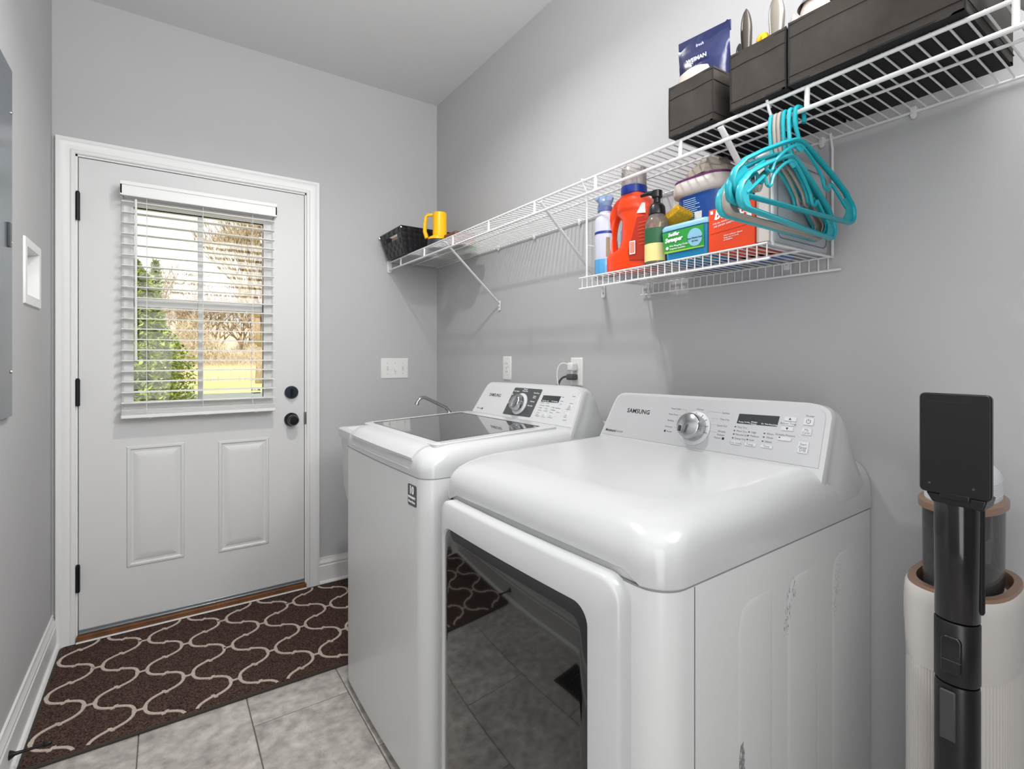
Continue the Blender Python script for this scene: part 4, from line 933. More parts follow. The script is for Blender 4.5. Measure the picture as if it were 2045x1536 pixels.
handle('utensil_handle', (1.20, .700, 1.86), (1.19, .722, 1.972), .012, .018, .012, DARK, 'thin dark grey handle just behind the short leaning black one')
handle('utensil_handle', (1.20, .600, 1.86), (1.19, .601, 1.996), .014, .020, .012, IVORY, 'pale rounded handle tip between the pewter handle and the long bin')
yh = root('yellow_hook', 'small bright yellow hooked handle between the two tall utensil handles', 'hook', (1.15, .65, 1.9))
part('hook', MB().tube([(1.15, .651, 1.87), (1.15, .650, 1.930)]+bez((1.15, .650, 1.935), (1.15, .640, 1.955), (1.15, .646, 1.962), (1.15, .656, 1.957), 5)[1:]+[(1.15, .661, 1.950)], [.007, .007]+[.009]*5+[.007], 12), YELL, yh)
pb_ = root('lotion_bottle', 'pinkish white bottle with a grey band in the long bin', 'bottle', (1.15, .50, ZT+.01))
part('bottle', MB().lathe([(.001, 0), (.032, 0), (.034, .01), (.034, .16), (.028, .19), (.020, .215), (.019, .26), (.001, .262)], (1.15, .535, ZT+.006), n=28), mat('blush_plastic', 'd9c8c2', .4), pb_)
part('band', MB().lathe([(.0345, .195), (.0215, .215), (.0205, .236), (.001, .237)], (1.15, .535, ZT+.006), n=28, c0=False), mat('mauve_grey', '7d7377', .5), pb_)
bg_ = root('white_bag', 'soft white bundle in a clear bag right of the long bin', 'bag', (1.16, .17, ZT))
rings = []
for j in range(9):
    v = j/8; rr_ = math.sin(PI*(.16+.8*v)); rings.append([(1.15+.10*rr_*math.cos(2*PI*k/22)*(1+.06*math.sin(k*2.1+v*4)), .165+.082*rr_*math.sin(2*PI*k/22)*(1+.06*math.cos(k*1.7)), ZT+.004+.16*v) for k in range(22)])
part('bundle', MB().loft(rings), mat('bundle_white', 'c9c8c0', .6), bg_, sub=1)
part('bag_neck', MB().loft([[(1.15+.02*s*math.cos(2*PI*k/12), .165+.02*s*math.sin(2*PI*k/12), z) for k in range(12)] for s, z in ((2.2, ZT+.155), (.8, ZT+.18), (1.6, ZT+.22))]), mat('bag_film', 'b9b09a', .3), bg_)

# ------------------------------------------------------------------ woven basket, lantern and items at the far end of the shelf
wk = root('woven_basket', 'black woven strap basket at the far end of the wire shelf', 'basket', (1.19, 2.65, ZT))
def bwall(P0, P1, Q0, Q1, hole=False):      # bottom corners P0,P1 ; top corners Q0,Q1
    P0, P1, Q0, Q1 = map(Vector, (P0, P1, Q0, Q1)); L = (P1-P0).length; nx = max(6, int(L/.026)); nz = 5
    nrm = (P1-P0).cross(Q0-P0).normalized()
    for i in range(nx):
        for j in range(nz):
            if hole and abs((i+.5)/nx-.5) < .24 and j in (3,): continue
            f = lambda u, v, d: (P0.lerp(P1, u)).lerp(Q0.lerp(Q1, u), v)+nrm*d
            up = .0022 if (i+j) % 2 else -.0005
            u0, u1, v0, v1 = (i-.03 if i else 0)/nx, (i+1.03 if i < nx-1 else nx)/nx, (j-.03 if j else 0)/nz, (j+1.03 if j < nz-1 else nz)/nz
            mid = [f(u0+(u1-u0)*a, v0+(v1-v0)*b, up+.0016) for a, b in ((.2, .2), (.8, .2), (.8, .8), (.2, .8))]
            part('strap', MB().loft([[f(u0, v0, -.002), f(u1, v0, -.002), f(u1, v1, -.002), f(u0, v1, -.002)], [f(u0, v0, up), f(u1, v0, up), f(u1, v1, up), f(u0, v1, up)], mid]), BASKET, wk)
b0, b1, c0, c1 = 1.045, 1.345, 2.540, 2.780
t0, t1, d0, d1 = 1.010, 1.368, 2.500, 2.815
ZK = ZT+.002; ZH = 1.893
A_, B_, C_, D_ = (b0, c0, ZK), (b1, c0, ZK), (b1, c1, ZK), (b0, c1, ZK); Aq, Bq, Cq, Dq = (t0, d0, ZH), (t1, d0, ZH), (t1, d1, ZH), (t0, d1, ZH)
bwall(D_, A_, Dq, Aq, True); bwall(A_, B_, Aq, Bq); bwall(B_, C_, Bq, Cq, True); bwall(C_, D_, Cq, Dq)
part('basket_floor', MB().box(b0, b1, c0, c1, ZK-.002, ZK+.003), BASKET, wk)
part('rim', MB().tube([Aq, Bq, Cq, Dq], .0045, 8, closed=True), BASKET, wk)
for q in (Aq, Bq, Dq): part('rivet', MB().lathe([(.001, 0), (.005, 0), (.004, .002), (.001, .0025)], (q[0]-.002+(.0 if q == Aq else 0), q[1]-.004, q[2]-.006), (-.3, -1, 0), 10), CHROME, wk)
bx = root('cardboard_box', 'tan cardboard box inside the woven basket', 'box', (1.12, 2.66, ZK))
part('carton', MB().box(1.052, 1.30, 2.58, 2.74, ZK+.004, ZK+.113), mat('cardboard', 'c9a78c', .7), bx, bev=.002)
bx = root('red_packet', 'dusty pink packet showing above the back of the woven basket', 'packet', (1.20, 2.76, ZK+.11))
part('packet', MB().loft([[(1.14, y, ZK+.115), (1.33, y, ZK+.115), (1.30, y+.005, ZK+.155), (1.18, y+.005, ZK+.165)] for y in (2.72, 2.745)]), mat('dusty_pink', 'a8776f', .6), bx, bev=.003)
lt = root('lantern', 'yellow handheld lantern with a side handle and dark base', 'lantern', (1.135, 2.345, ZT))
LC = Vector((1.15, 2.335, ZT)); lu = Vector((-.826, .563, 0)); ln = Vector((-.563, -.826, 0))      # handle points to the left
def lring(r1, r2, z, dx=0): return [LC+lu*(dx+r1*math.cos(2*PI*k/28))+ln*(r2*math.sin(2*PI*k/28))+Vector((0, 0, z)) for k in range(28)]
part('body', MB().loft([lring(.050, .046, .042, .012), lring(.047, .044, .055, .008), lring(.036, .038, .062), lring(.035, .038, .170), lring(.033, .036, .178)]), YELL, lt, ang=50)
part('base', MB().loft([lring(.050, .046, 0, .012), lring(.052, .048, .010, .012), lring(.051, .047, .040, .012)]), mat('lantern_base', '2c3040', .35), lt)
hp_ = [LC+lu*a+Vector((0, 0, z)) for a, z in ((.028, .170), (.060, .169), (.070, .160), (.076, .12), (.077, .085), (.066, .052))]
part('handle', MB().tube(hp_, [.007, .008, .008, .0085, .009, .010], 10), YELL, lt)
part('handle_ridges', MB().tube([LC+lu*a+Vector((0, 0, z))+ln*.0 for a, z in ((.063, .150), (.0685, .12), (.069, .085), (.060, .062))], .0035, 6), mat('ochre', 'b88600', .6), lt)
gc = root('green_package', 'green and white package lying flat behind the lantern', 'package', (1.29, 2.36, ZT))
part('pack', MB().prism(rrect(1.235, 1.352, 2.305, 2.455, .012, 4), (0, 0, ZT+.001), X3, Y3, (0, 0, .045)), mat('grass_green_pack', '4f8a4a', .5), gc, bev=.004)
part('label', MB().prism(rrect(1.26, 1.325, 2.33, 2.42, .01, 4), (0, 0, ZT), X3, Y3, (0, 0, .001)), PLAS, gc)
gc = root('brown_packet', 'red-brown packet lying between the lantern and the green package', 'packet', (1.2, 2.25, ZT))
part('pack', MB().prism(rrect(1.145, 1.262, 2.165, 2.285, .010, 4), (0, 0, ZT+.001), X3, Y3, (0, 0, .055)), mat('red_brown', '6b4038', .5), gc, bev=.004)

# ------------------------------------------------------------------ things on the lower rack
LT = LZ+.0022
sb = root('spray_bottle', 'pale blue and white air freshener spray bottle at the left end of the rack', 'spray bottle', (1.13, 1.146, LT))
c = (1.135, 1.148, LT)
part('body', MB().lathe([(.001, .0), (.031, 0), (.033, .004), (.033, .165), (.031, .178), (.024, .190), (.019, .196), (.0185, .205)], c, n=32), LAV, sb)
part('blue_base', MB().lathe([(.0325, 0), (.0336, .004), (.0336, .046), (.0332, .050)], c, n=32, c0=False, c1=False), CLEARB, sb)
part('stripe', MB().lathe([(.0334, .128), (.0336, .129), (.0336, .135), (.0334, .136)], c, n=32, c0=False, c1=False), BLUE, sb)
part('label', MB().loft([[Vector(c)+Vector((.0339*math.cos(R(a)), .0339*math.sin(R(a)), z)) for a in range(228, 250, 4)] for z in (.055, .115)], closed=False), mat('label_sand', '8d8064', .5), sb)
part('neck_ring', MB().lathe([(.019, .200), (.021, .202), (.021, .214), (.019, .216)], c, n=24), mat('indigo_ring', '5d6aa0', .4), sb)
hl = []
for v, l0, l1, wy in ((.214, -.020, .018, .016), (.222, -.019, .020, .016), (.232, -.022, .026, .016), (.240, -.035, .028, .014), (.248, -.043, .022, .012), (.254, -.040, .006, .008)):
    hl.append([(Vector(c)+Vector((-.25*((l0+l1)/2+(l1-l0)/2*math.cos(2*PI*k/16)*-1), .97*-((l0+l1)/2-(l1-l0)/2*math.cos(2*PI*k/16)*-1)*1.0, 0)))*1.0+Vector((wy*math.sin(2*PI*k/16)*.97, wy*math.sin(2*PI*k/16)*.25, v)) for k in range(16)])
part('spray_head', MB().loft(hl), PBLUE, sb)
part('trigger', MB().tube([Vector(c)+Vector((0, .024, .236)), Vector(c)+Vector((0, .030, .222)), Vector(c)+Vector((0, .029, .205))], .004, 8), PBLUE, sb)
# second, partly hidden bottle
s2 = root('spray_bottle', 'blue spray bottle mostly hidden behind the orange detergent jug', 'spray bottle', (1.26, 1.16, LT))
c = (1.265, 1.165, LT)
part('body', MB().lathe([(.001, .0), (.030, 0), (.032, .004), (.032, .16), (.022, .19), (.013, .20), (.013, .215)], c, n=24), CLEARB, s2)
part('spray_head', MB().box(c[0]-.014, c[0]+.014, c[1]-.035, c[1]+.03, LT+.213, LT+.245).tube([(c[0], c[1]+.02, LT+.235), (c[0], c[1]+.04, LT+.235)], .008, 8), PBLUE, s2, bev=.006)
# detergent jug
jg = root('detergent_jug', 'orange laundry detergent jug with a blue and clear cap', 'detergent', (1.155, 1.03, LT))
JO = Vector((1.15, 1.045, LT))
def jug_outline():
    o = []
    o += [(-.094, 0), (.086, 0), (.090, .005)]
    o += bez((.090, .005, 0), (.092, .07, 0), (.094, .13, 0), (.066, .205, 0), 8)
    o += bez((.066, .205, 0), (.056, .222, 0), (.044, .226, 0), (.030, .228, 0), 4)[1:]
    o += [(-.028, .228)]
    o += bez((-.028, .228, 0), (-.065, .215, 0), (-.094, .175, 0), (-.098, .12, 0), 8)[1:]
    o += bez((-.098, .12, 0), (-.100, .08, 0), (-.096, .04, 0), (-.097, .005, 0), 5)[1:]
    return [(p[0], p[1]) for p in o]
# left (+u) is towards the camera's left; u axis runs along -Y (left -> right in the photo)
ju, jv = Vector((.10, -.995, 0)), Vector((0, 0, 1)); jn = Vector((-.995, -.10, 0))
outer = jug_outline()
def jp(u, v, d): return JO+ju*u+jv*v+jn*d
hole = [(-.062+.0+.020*math.cos(R(a))+.010*math.sin(R(a)), .118+.052*math.sin(R(a))) for a in range(0, 360, 15)]
def itp(tab, z):
    for (z0, a), (z1, b) in zip(tab[:-1], tab[1:]):
        if z <= z1: k = (z-z0)/(z1-z0); k = k*k*(3-2*k); return a+(b-a)*k
    return tab[-1][1]
LT_ = [(0, -.094), (.048, -.097), (.078, -.040), (.10, -.032), (.15, -.030), (.178, -.052), (.198, -.052), (.215, -.042), (.230, -.034)]
RT_ = [(0, .086), (.006, .090), (.07, .092), (.13, .088), (.17, .078), (.205, .058), (.22, .042), (.230, .034)]
TT_ = [(0, .034), (.008, .038), (.16, .040), (.20, .036), (.230, .032)]
rings = []
for k in range(34):
    z = .230*k/33; a_, b_, tt = itp(LT_, z), itp(RT_, z), itp(TT_, z); rg = []
    for q in range(28):
        c_, s_ = math.cos(2*PI*q/28), math.sin(2*PI*q/28); m_ = (abs(c_)**2.8+abs(s_)**2.8)**(-1/2.8)
        rg.append(jp((a_+b_)/2+(b_-a_)/2*c_*m_, z, tt*s_*m_))
    rings.append(rg)
part('jug_body', MB().loft(rings), ORNG, jg, ang=80)
hp_ = bez((-.078, .035, 0), (-.086, .07, 0), (-.090, .12, 0), (-.076, .160, 0), 8)+bez((-.076, .160, 0), (-.068, .185, 0), (-.052, .205, 0), (-.030, .215, 0), 5)[1:]
part('handle', MB().tube([jp(p[0], p[1], 0) for p in hp_], [.019]*5+[.0165]*4+[.017, .019, .020, .021, .02], 14, up=tuple(jn), flat=1.15), ORNG, jg, ang=80)
part('back_label', MB().prism([(.012, .03), (.074, .022), (.080, .06), (.080, .115), (.066, .150), (.040, .150), (.022, .095), (.008, .06)], jp(0, 0, .0385), ju, jv, jn*.0022), ORED, jg, bev=.001)
t = MB(); t.prism(rrect(.016, .036, .045, .083, .001, 2), jp(0, 0, .0428), ju, jv, jn*.0004); t.prism([(.040, .160), (.058, .185), (.068, .184), (.070, .155)], jp(0, 0, .041), ju, jv, jn*.0015)
part('label_patches', t, INKW, jg)['kind'] = 'stuff'
t = MB()
for k in range(9): t.prism([(.018+.0018*k, .048), (.0190+.0018*k, .048), (.0190+.0018*k, .080), (.018+.0018*k, .080)], jp(0, 0, .0433), ju, jv, jn*.0003)
for k in range(7): t.prism([(.046, .070+.010*k), (.074, .070+.010*k), (.074, .0712+.010*k), (.046, .0712+.010*k)], jp(0, 0, .0428), ju, jv, jn*.0003)
part('label_print', t, mat('print_orange', 'd8683f', .5), jg)['kind'] = 'stuff'
ct = jp(.0, .226, 0)
part('cap_collar', MB().lathe([(.034, 0), (.038, .004), (.038, .024), (.036, .026)], ct, n=36), BLUE, jg)
part('cap_cup', MB().lathe([(.0365, .026), (.0365, .078), (.033, .083), (.030, .080), (.028, .03)], ct, n=36, c0=False, c1=True), CLEARP, jg)
part('spout', MB().lathe([(.012, .024), (.010, .055), (.006, .058)], ct, n=16), BLUE, jg)
# pump bottle
pu = root('soap_pump_bottle', 'clear soap bottle with black pump and green and cream label', 'soap bottle', (1.115, .936, LT)); c = (1.122, .936, LT)
part('bottle', MB().lathe([(.001, 0), (.031, 0), (.033, .004), (.033, .112), (.029, .126), (.020, .140), (.016, .146), (.016, .150)], c, n=32), BOTTLEG, pu)
part('soap', MB().lathe([(.001, .002), (.030, .002), (.031, .01), (.031, .085), (.001, .086)], c, n=24), mat('soap_brown', '7a6a55', .25), pu)
lab = lambda z0_, z1_, r_, a0=120, a1=262: MB().loft([[Vector(c)+Vector((r_*math.cos(R(a)), r_*math.sin(R(a)), z)) for a in range(a0, a1, 6)] for z in (z0_, z1_)], closed=False)
part('green_label', lab(.058, .100, .0335), GREEN, pu); part('cream_label', lab(.010, .058, .0335), CREAM, pu)
part('collar', MB().lathe([(.018, .140), (.0225, .142), (.0215, .162), (.016, .170), (.010, .174), (.009, .190)], c, n=24), BLK, pu)
part('pump_head', MB().lathe([(.013, .188), (.0145, .190), (.0145, .206), (.013, .208)], c, n=20).tube([(c[0], c[1], LT+.201), (c[0]-.012, c[1]+.020, LT+.203), (c[0]-.018, c[1]+.042, LT+.200)], [.0075, .006, .004], 10), BLK, pu)
# sponge
sp_ = root('sponge', 'yellow sponge tilted on the corner of the green wipes tub', 'sponge', (1.165, .915, 1.60))
m4 = Matrix.Translation((1.165, .915, 1.592)) @ Matrix.Rotation(R(-24), 4, 'X') @ Matrix.Rotation(R(14), 4, 'Y')
mbx = MB().box(-.030, .030, -.045, .045, -.010, .010); mbx.v = [tuple(m4 @ Vector(p)) for p in mbx.v]
part('foam', mbx, SPONGE, sp_, bev=.004)
# green wipes tub
tb = root('wipes_tub', 'blue plastic tub with a green label and pale blue lid', 'wipes tub', (1.15, .825, LT))
ty0, ty1, tx0, tx1 = .756, .893, 1.092, 1.205
part('tub', MB().loft([[(a, b, z) for a, b in rrect(tx0+i, tx1-i, ty0+i, ty1-i, .014, 5)] for i, z in ((.008, LT), (.005, LT+.003), (.0, LT+.078))]), SKYB, tb)
part('lid', MB().loft([[(a, b, z) for a, b in rrect(tx0+i, tx1-i, ty0+i, ty1-i, .016, 5)] for i, z in ((-.004, LT+.078), (-.005, LT+.086), (-.002, LT+.092), (.006, LT+.094))]), PALEB, tb, ang=60)
gl_ = part('green_label', MB().prism([(-.058, .020), (.060, .020), (.062, .074), (-.062, .074)], (tx0-.0002, .8245, LT), (0, -1, 0), (-.095, 0, .995), (-.0012, 0, 0)), GRASSG, tb)
part('label_band', MB().prism([(-.058, .020), (.060, .020), (.060, .023), (-.058, .025)], (tx0-.0012, .8245, LT), (0, -1, 0), (-.095, 0, .995), (-.0008, 0, 0)), mat('lime', '9cc53c', .5), gl_)
part('label_disc', MB().prism([(.036+.021*math.cos(R(a)), .047+.022*math.sin(R(a))) for a in range(0, 360, 15)], (tx0-.0013, .8245, LT), (0, -1, 0), (-.095, 0, .995), (-.0012, 0, 0)), PALEB, gl_)
t = MB(); tv = Vector((-.095, 0, .995))
text(t, 'Swiffer', .0125, Vector((tx0-.0026, .851, LT))+tv*.0655, (0, -.98, .02), tv, (-1, 0, 0), 'CENTER', bold=.0005, shear=.25)
text(t, 'Sweeper', .0155, Vector((tx0-.0026, .852, LT))+tv*.0525, (0, -.98, .02), tv, (-1, 0, 0), 'CENTER', bold=.0007, shear=.25)
text(t, 'Wet Mopping Cloths', .0066, Vector((tx0-.0026, .8655, LT))+tv*.0365, (0, -1, 0), tv, (-1, 0, 0), 'LEFT'); text(t, 'Lingettes humides', .0066, Vector((tx0-.0026, .8655, LT))+tv*.0295, (0, -1, 0), tv, (-1, 0, 0), 'LEFT')
t.lathe([(.001, 0), (.0042, 0), (.0042, .0004), (.001, .0004)], Vector((tx0-.0022, .873, LT))+tv*.033, (-1, 0, 0), 14)
part('label_lettering', t, INKW, gl_)
t = MB(); text(t, 'Open Window Fresh', .0052, Vector((tx0-.0032, .7885, LT))+tv*.0455, (0, -1, 0), tv, (-1, 0, 0), 'CENTER'); text(t, 'Air Frais', .0052, Vector((tx0-.0032, .7885, LT))+tv*.038, (0, -1, 0), tv, (-1, 0, 0), 'CENTER')
part('disc_lettering', t, INK, gl_)
# orange-red carton
bxr = root('dryer_sheet_box', 'orange-red dryer sheet carton beside the green wipes tub', 'box', (1.15, .695, LT))
rx_ = R(-3); BXO = Vector((1.089, .752, LT)); bu = Vector((.03, -.9995, 0)); bn = Vector((.9995, .03, 0))
def bp_(u, v, d): return BXO+bu*u+Vector((0, 0, v))+bn*d
wB, hB, dB = .115, .104, .155
part('carton', MB().loft([[bp_(0, z, 0), bp_(wB, z, 0), bp_(wB, z, dB), bp_(0, z, dB)] for z in (0, hB)]), REDB, bxr, bev=.0015)
part('side_panel', MB().loft([[bp_(wB+.0003, .002, .004), bp_(wB+.0003, .002, dB-.002), bp_(wB+.0003, hB-.004, dB-.002), bp_(wB+.0003, hB-.004, .004)], [bp_(wB+.0009, .002, .004), bp_(wB+.0009, .002, dB-.002), bp_(wB+.0009, hB-.004, dB-.002), bp_(wB+.0009, hB-.004, .004)]]), REDD, bxr)
part('fold_line', MB().loft([[bp_(.004, .044, d), bp_(wB-.004, .051, d), bp_(wB-.004, .0518, d), bp_(.004, .0448, d)] for d in (-.0003, -.0006)]), REDD, bxr)
t = MB(); nbx = -bn
text(t, 'bounce', .030, bp_(.060, .087, -.0008), bu, (0, 0, 1), nbx, 'CENTER', bold=.0012, shear=.2)
text(t, 'FOR ALL YOUR LAUNDRY', .0052, bp_(.012, .067, -.0008), bu+Vector((0, 0, .10)), (0, 0, 1), nbx, 'LEFT'); text(t, '105 DRYER SHEETS', .0062, bp_(.014, .060, -.0008), bu+Vector((0, 0, .10)), (0, 0, 1), nbx, 'LEFT')
text(t, 'Fabric softener sheets\nkeep out of reach\nof children', .0052, bp_(.040, .030, -.0008), bu+Vector((0, 0, .06)), (0, 0, 1), nbx, 'LEFT')
t.loft([[bp_(a, b, d) for a, b in ((.005, .092), (.012, .092), (.012, .100), (.005, .100))] for d in (-.0003, -.0008)])
t.loft([[bp_(a, b, d) for a, b in ((.096, .062), (.108, .063), (.108, .082), (.096, .081))] for d in (-.0003, -.0008)])
for k in range(8): t.loft([[bp_(wB+dd_, .050+.0055*k+e, d) for d, e in ((.020, 0), (.075, 0), (.075, .002), (.020, .002))] for dd_ in (.0009, .0013)])
part('carton_lettering', t, INKW, bxr)['kind'] = 'stuff'
# blue tub with white rim and bag
bt = root('detergent_pod_tub', 'large blue tub with white rim and purple lid seam behind the green tub', 'tub', (1.25, .86, LT))
def rt(cx, cy, hx, hy, r_, z): return [(a, b, z) for a, b in rrect(cx-hx, cx+hx, cy-hy, cy+hy, r_, 8)]
tcx, tcy = 1.268, .866
part('tub', MB().loft([rt(tcx, tcy, hx, hy, .045, z) for hx, hy, z in ((.060, .062, LT), (.063, .065, LT+.004), (.072, .078, LT+.19), (.072, .078, LT+.20))]), mat('royal_blue_label', '114d9e', .35), bt, ang=60)
part('rim', MB().loft([rt(tcx, tcy, hx, hy, .048, z) for hx, hy, z in ((.073, .079, LT+.195), (.082, .087, LT+.200), (.084, .089, LT+.212), (.083, .088, LT+.232), (.079, .085, LT+.236))]), IVORY, bt, ang=60)
part('lid_seam', MB().loft([rt(tcx, tcy, hx, hy, .046, z) for hx, hy, z in ((.080, .086, LT+.236), (.080, .086, LT+.241), (.075, .080, LT+.244))]), mat('plum', '6b2766', .4), bt)
t = MB()
for k in range(26): 
    L_ = .018+.016*random.random(); z = LT+.045+.0055*k
    t.add([(tcx-.0645-.0095*(z-LT)/.2, tcy+.040, z), (tcx-.0645-.0095*(z-LT)/.2, tcy+.040-L_-.020, z), (tcx-.0645-.0095*(z-LT)/.2, tcy+.040-L_-.020, z+.0024), (tcx-.0645-.0095*(z-LT)/.2, tcy+.040, z+.0024)], [(0, 1, 2, 3)])
part('label_print', t, mat('print_pale_blue', '9dc0e6', .5), bt)['kind'] = 'stuff'
part('barcode_patch', MB().box(tcx-.0715, tcx-.066, tcy-.018, tcy+.004, LT+.10, LT+.145), PLAS, bt)
part('purple_swash', MB().loft([[(tcx-.068+(z-.1)*.0, tcy+.057-w_, LT+z) for w_ in (0, ww)] + [(tcx-.0705, tcy+.057-ww, LT+z), (tcx-.0705, tcy+.057, LT+z)] for z, ww in ((.10, .014), (.14, .010), (.175, .002))]), mat('violet', '8b4bb5', .4), bt)
bgp = root('paper_bag', 'crumpled taupe bag lying on top of the large blue tub', 'bag', (tcx, tcy, LT+.246))
rn = random.Random(12); rings = []
for hx, hy, z in ((.078, .084, .0), (.074, .078, .016), (.060, .062, .034), (.040, .044, .052), (.012, .020, .060)):
    rings.append([(tcx+hx*math.cos(2*PI*k/9)*rn.uniform(.86, 1.06), tcy+hy*math.sin(2*PI*k/9)*rn.uniform(.86, 1.06), LT+.2455+z*rn.uniform(.82, 1.1)+(.001 if z == 0 else 0)) for k in range(9)])
cpm = MB().loft(rings)
part('crumpled_paper', cpm, BAG, bgp, ang=15)
# white jug behind
wj = root('bleach_bottle', 'translucent white bottle with yellow spot behind the sponge', 'bottle', (1.30, 1.02, LT))
part('bottle', MB().lathe([(.001, 0), (.042, 0), (.044, .005), (.044, .13), (.03, .18), (.015, .215), (.014, .235), (.001, .236)], (1.305, 1.005, LT), n=28), mat('milky', 'd5d3cd', .35), wj)
part('yellow_spot', MB().loft([[Vector((1.305, 1.005, LT))+Vector(((.0448-.07*max(0, z-.13)*4)*math.cos(R(a)), (.0448-.07*max(0, z-.13)*4)*math.sin(R(a)), z)) for a in range(228, 252, 4)] for z in (.150, .175)], closed=False), YELL, wj)
# blue bag behind hangers
bb = root('blue_package', 'blue and navy plastic package behind the hangers on the rack', 'package', (1.25, .70, LT))
part('pack', MB().loft([[(a, b, z) for a, b in rrect(1.20+i, 1.325-i, .655+i, .765-i, .02, 4)] for i, z in ((.004, LT), (0, LT+.01), (0, LT+.21), (.012, LT+.235), (.045, LT+.25))]), mat('cobalt_wrap', '1c66b8', .25, bump=.4, bscale=40), bb)
part('dark_band', MB().loft([[(a, b, z) for a, b in rrect(1.1995, 1.3255, .6545, .7655, .02, 4)] for z in (LT+.13, LT+.20)]), mat('ink_blue', '141d3f', .3), bb)
# frosted document box at the right end
fb = root('frosted_plastic_box', 'frosted clear storage box standing at the right end of the rack', 'storage box', (1.23, .62, LT))
FROST = mat('frosted_plastic', 'bfc2c8', .3, noise=.10, nscale=14)
part('box', MB().loft([[(a, b, z) for a, b in rrect(1.105+i, 1.355-i, .600+i, .648-i, .010, 4)] for i, z in ((.004, LT), (0, LT+.006), (0, LT+.200), (.002, LT+.206))]), FROST, fb, ang=60)
part('lid_edge', MB().tube([(a, .5992, LT+b) for a, b in rrect(1.118, 1.342, .014, .190, .018, 5)], .0012, 5, True), mat('shadow_line', '7e8288', .5), fb)
part('front_tray', MB().loft([[(a, b, z) for a, b in rrect(1.098, 1.108, .606, .642, .004, 3)] for z in (LT+.006, LT+.194)]), IVORY, fb)
t = MB(); text(t, 'E1', .014, (1.128, .5985, LT+.165), X3, Z3, (0, -1, 0), 'LEFT'); part('printed_mark', t, DARK, fb)

# ------------------------------------------------------------------ outdoors
GZ = -.35
def ground_mat(name, c1, c2, sc):
    return mat(name, c1, 1, noise=.25, nscale=sc)
def flat(name, y0, y1, m, z, kind='structure'):
    o = part(name, MB().box(-60, 60, y0, y1, z-.05, z), m); o['kind'] = kind; return o
flat('ground', 3.3, 140, mat('winter_lawn', 'd9c58c', 1, noise=.22, nscale=.8), GZ)
o = part('road', MB().box(-60, 60, 19.5, 25.0, GZ, GZ+.02), mat('pale_asphalt', '8d9188', .9, noise=.08, nscale=3)); o['kind'] = 'structure'
o = part('green_lawn', MB().box(-60, 60, 28.5, 36, GZ, GZ+.03), mat('green_lawn', 'c8c684', 1, noise=.2, nscale=.6)); o['kind'] = 'structure'
o = part('path', MB().box(-.9, 1.2, 2.96, 3.9, -.12, -.02), mat('porch_concrete', 'b5b2ac', .9)); o['kind'] = 'structure'
def leaves(name, parent, m, pts, size, seed):
    rnd = random.Random(seed); vs = []; fs = []
    for (x, y, z) in pts:
        a = rnd.random()*6.28; el = rnd.uniform(-.9, .9); s_ = size*rnd.uniform(.7, 1.3)
        d = Vector((math.cos(a)*math.cos(el), math.sin(a)*math.cos(el), math.sin(el))); q = d.cross(Vector((rnd.random()-.5, rnd.random()-.5, 1))).normalized()
        c = Vector((x, y, z)); k = len(vs); n_ = d.cross(q)*s_*.12
        vs += [c-d*s_, c+q*s_*.42+n_, c+d*s_, c-q*s_*.42+n_]; fs.append((k, k+1, k+2, k+3))
    o = part(name, MB().add(vs, fs), m, parent, ang=180); o['kind'] = 'stuff'; return o
def shrub(loc, h, rad, n, size, m, label, seed, name='evergreen_shrub', cone=1.0, cat='shrub'):
    t_ = root(name, label, cat, loc); rnd = random.Random(seed); pts = []
    for _ in range(n):
        v = rnd.random()**1.25; rr_ = rad*((1-v)**cone)*(1+.22*math.sin(9*v+seed)+.1*math.sin(23*v)); a = rnd.random()*6.28; q = rnd.uniform(.55, 1.05)
        pts.append((loc[0]+rr_*q*math.cos(a), loc[1]+rr_*q*math.sin(a), loc[2]+.05+h*v))
    leaves('foliage', t_, m, pts, size, seed)
    part('stem', MB().tube([loc, (loc[0], loc[1], loc[2]+h*.9)], [.05, .01], 8), TRUNK, t_)
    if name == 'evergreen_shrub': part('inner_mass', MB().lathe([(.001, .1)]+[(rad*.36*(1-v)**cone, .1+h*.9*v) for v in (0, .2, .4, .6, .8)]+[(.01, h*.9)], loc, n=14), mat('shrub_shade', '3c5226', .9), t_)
    return t_
shrub((-.25, 6.4, GZ), 2.50, .70, 15000, .034, EVGRN, 'tall leafy evergreen holly just outside the door window, left half', 3, cone=.62)
shrub((-.16, 13.5, GZ), 3.6, .50, 1500, .10, EVGRN2, 'pale pointed cedar rising behind the holly', 5, name='conifer_tree', cat='tree', cone=.9)
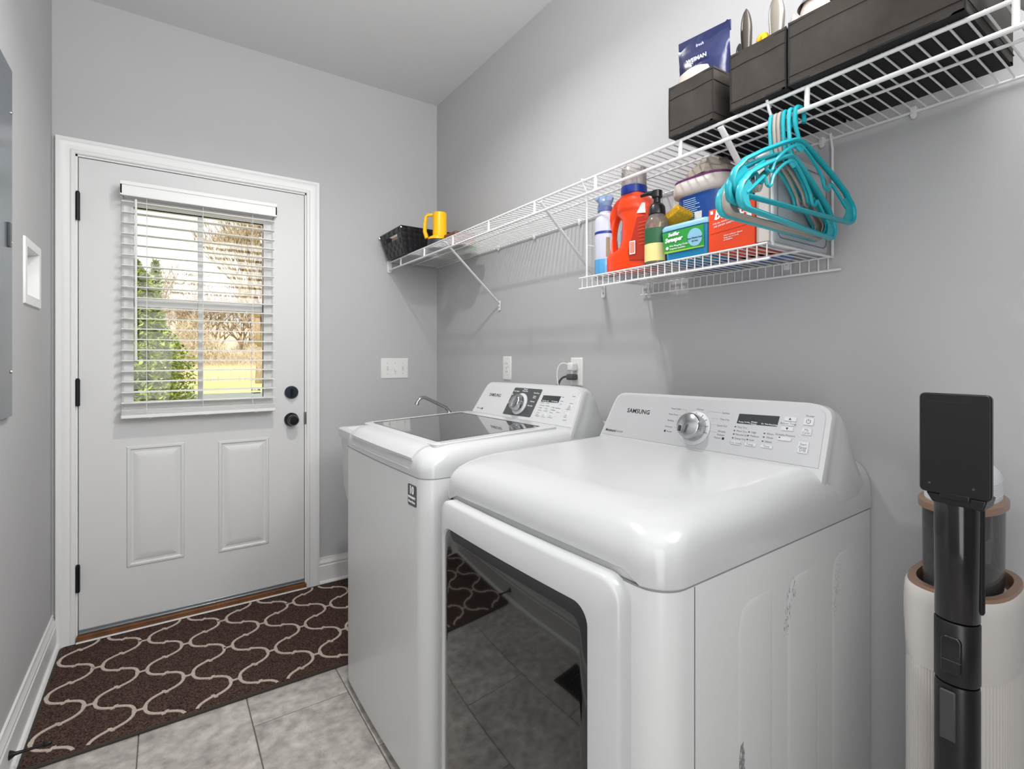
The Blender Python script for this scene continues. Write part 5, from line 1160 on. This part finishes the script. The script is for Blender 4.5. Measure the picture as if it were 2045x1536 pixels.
def bare_tree(loc, h, label, seed, depth=6, spread=.55, r0=.16, trunk=.22, name='bare_tree', m=None, group=None, maxn=3, first=0, up=.12):
    t_ = root(name, label, 'tree', loc, group=group); rnd = random.Random(seed); mbt = MB(); tw = MB()
    def seg(p, d, L, r_, k):
        q = p+d*L
        mid = p+d*L*.5+Vector((rnd.uniform(-1, 1), rnd.uniform(-1, 1), 0))*L*.05
        (mbt if k > depth-3 else tw).tube([p, mid, q], [r_, r_*.86, r_*.72], 5 if k > depth-3 else 3)
        if k <= 0: return
        n_ = first if (first and k == depth) else 2 if rnd.random() < .35 else maxn
        a0 = rnd.random()*6.28
        for i in range(n_):
            a = a0+6.28*i/n_+rnd.uniform(-.5, .5); s_ = spread*rnd.uniform(.55, 1.15)
            side = Vector((math.cos(a), math.sin(a), 0)); nd = (d+side*s_+Vector((0, 0, up))).normalized()
            seg(q, nd, L*rnd.uniform(.70, .90), r_*.66, k-1)
    seg(Vector(loc), Vector((.02, 0, 1)), h*trunk, r0, depth)
    part('trunk', mbt, m or TRUNK, t_, ang=180); o = part('twigs', tw, TWIG, t_, ang=180); o['kind'] = 'stuff'; return t_
bare_tree((4.62, 33.0, GZ), 14.5, 'big bare tree at the lawn edge, seen at the right of the window', 11, depth=7, spread=.50, r0=.27, trunk=.15, first=7, up=.22)
# distant trees: two grown once, then copied
def tree_copy(src, loc, sc, rz, label):
    c = src.copy(); COL.objects.link(c); c.location = loc; c.scale = (sc, sc, sc); c.rotation_euler = (0, 0, rz); c['label'] = label
    for ch in src.children: q = ch.copy(); COL.objects.link(q); q.parent = c
    return c
grp = 'bare trees of the far wood'
gl0 = 'bare winter tree in the far wood beyond the field'
a1 = bare_tree((-2.5, 62, GZ), 13, gl0, 21, depth=6, spread=.6, r0=.22, trunk=.2, group=grp)
a2 = bare_tree((7.5, 66, GZ), 12, gl0, 22, depth=6, spread=.7, r0=.20, trunk=.16, group=grp)
rn = random.Random(4)
for k in range(22):
    tree_copy((a1, a2)[k % 2], (-9+k*1.25+rn.uniform(-.6, .6), rn.uniform(56, 84), GZ), rn.uniform(.72, 1.15), rn.random()*6.28, gl0)
wd = MB(); rn = random.Random(3)
for row, (yy, hb, ha) in enumerate(((96, 7.0, 2.0), (110, 9.0, 2.5))):
    top = []
    for i in range(161):
        x = -40+.75*i; top.append((x, hb+ha*(.5*math.sin(x*.31+row)+.3*math.sin(x*.83)+.25*math.sin(x*2.3))+rn.uniform(-.8, .8)))
    wd.loft([[(x, yy+d, GZ-.1 if d != 3 else GZ+h_) for x, h_ in top] for d in (0, 3, 8)], closed=False)
o = part('distant_wood', wd, mat('winter_wood_mass', 'cabda9', 1, noise=.15, nscale=.5), None, ang=180); tag(o, 'low brown mass of the winter wood on the horizon', 'wood', kind='stuff')
# brush line and tall grass at the field edge
rn = random.Random(9); vs = []; fs = []
for _ in range(50000):
    x = rn.uniform(-12, 24); y = rn.uniform(56, 80); hh = 5.6*(.6+.4*math.sin(x*.7)*math.sin(x*.23+1)); z = GZ+hh*rn.random()**1.1; L = rn.uniform(.25, .8); a = rn.uniform(0, 6.28)
    d = Vector((math.cos(a)*.6, math.sin(a)*.3, rn.uniform(.2, 1))).normalized()*L; k = len(vs); p = Vector((x, y, z)); w_ = rn.uniform(.03, .08)
    vs += [p, p+Vector((w_, 0, 0)), p+d]; fs.append((k, k+1, k+2))
o = part('brush', MB().add(vs, fs), BRUSH, None, ang=180); tag(o, 'tangle of dry winter brush along the far edge of the field', 'brush', kind='stuff')
vs = []; fs = []
for _ in range(16000):
    x = rn.uniform(-12, 22); y = rn.uniform(37, 56); p = Vector((x, y, GZ)); k = len(vs); hh = rn.uniform(.5, 1.15)
    vs += [p, p+Vector((.03, 0, 0)), p+Vector((rn.uniform(-.2, .2), rn.uniform(-.2, .2), hh))]; fs.append((k, k+1, k+2))
o = part('tall_grass', MB().add(vs, fs), mat('straw_grass', 'ecd6ae', .9, noise=.2, nscale=.7), None, ang=180); tag(o, 'band of tall golden grass in the field behind the bare tree', 'grass', kind='stuff')
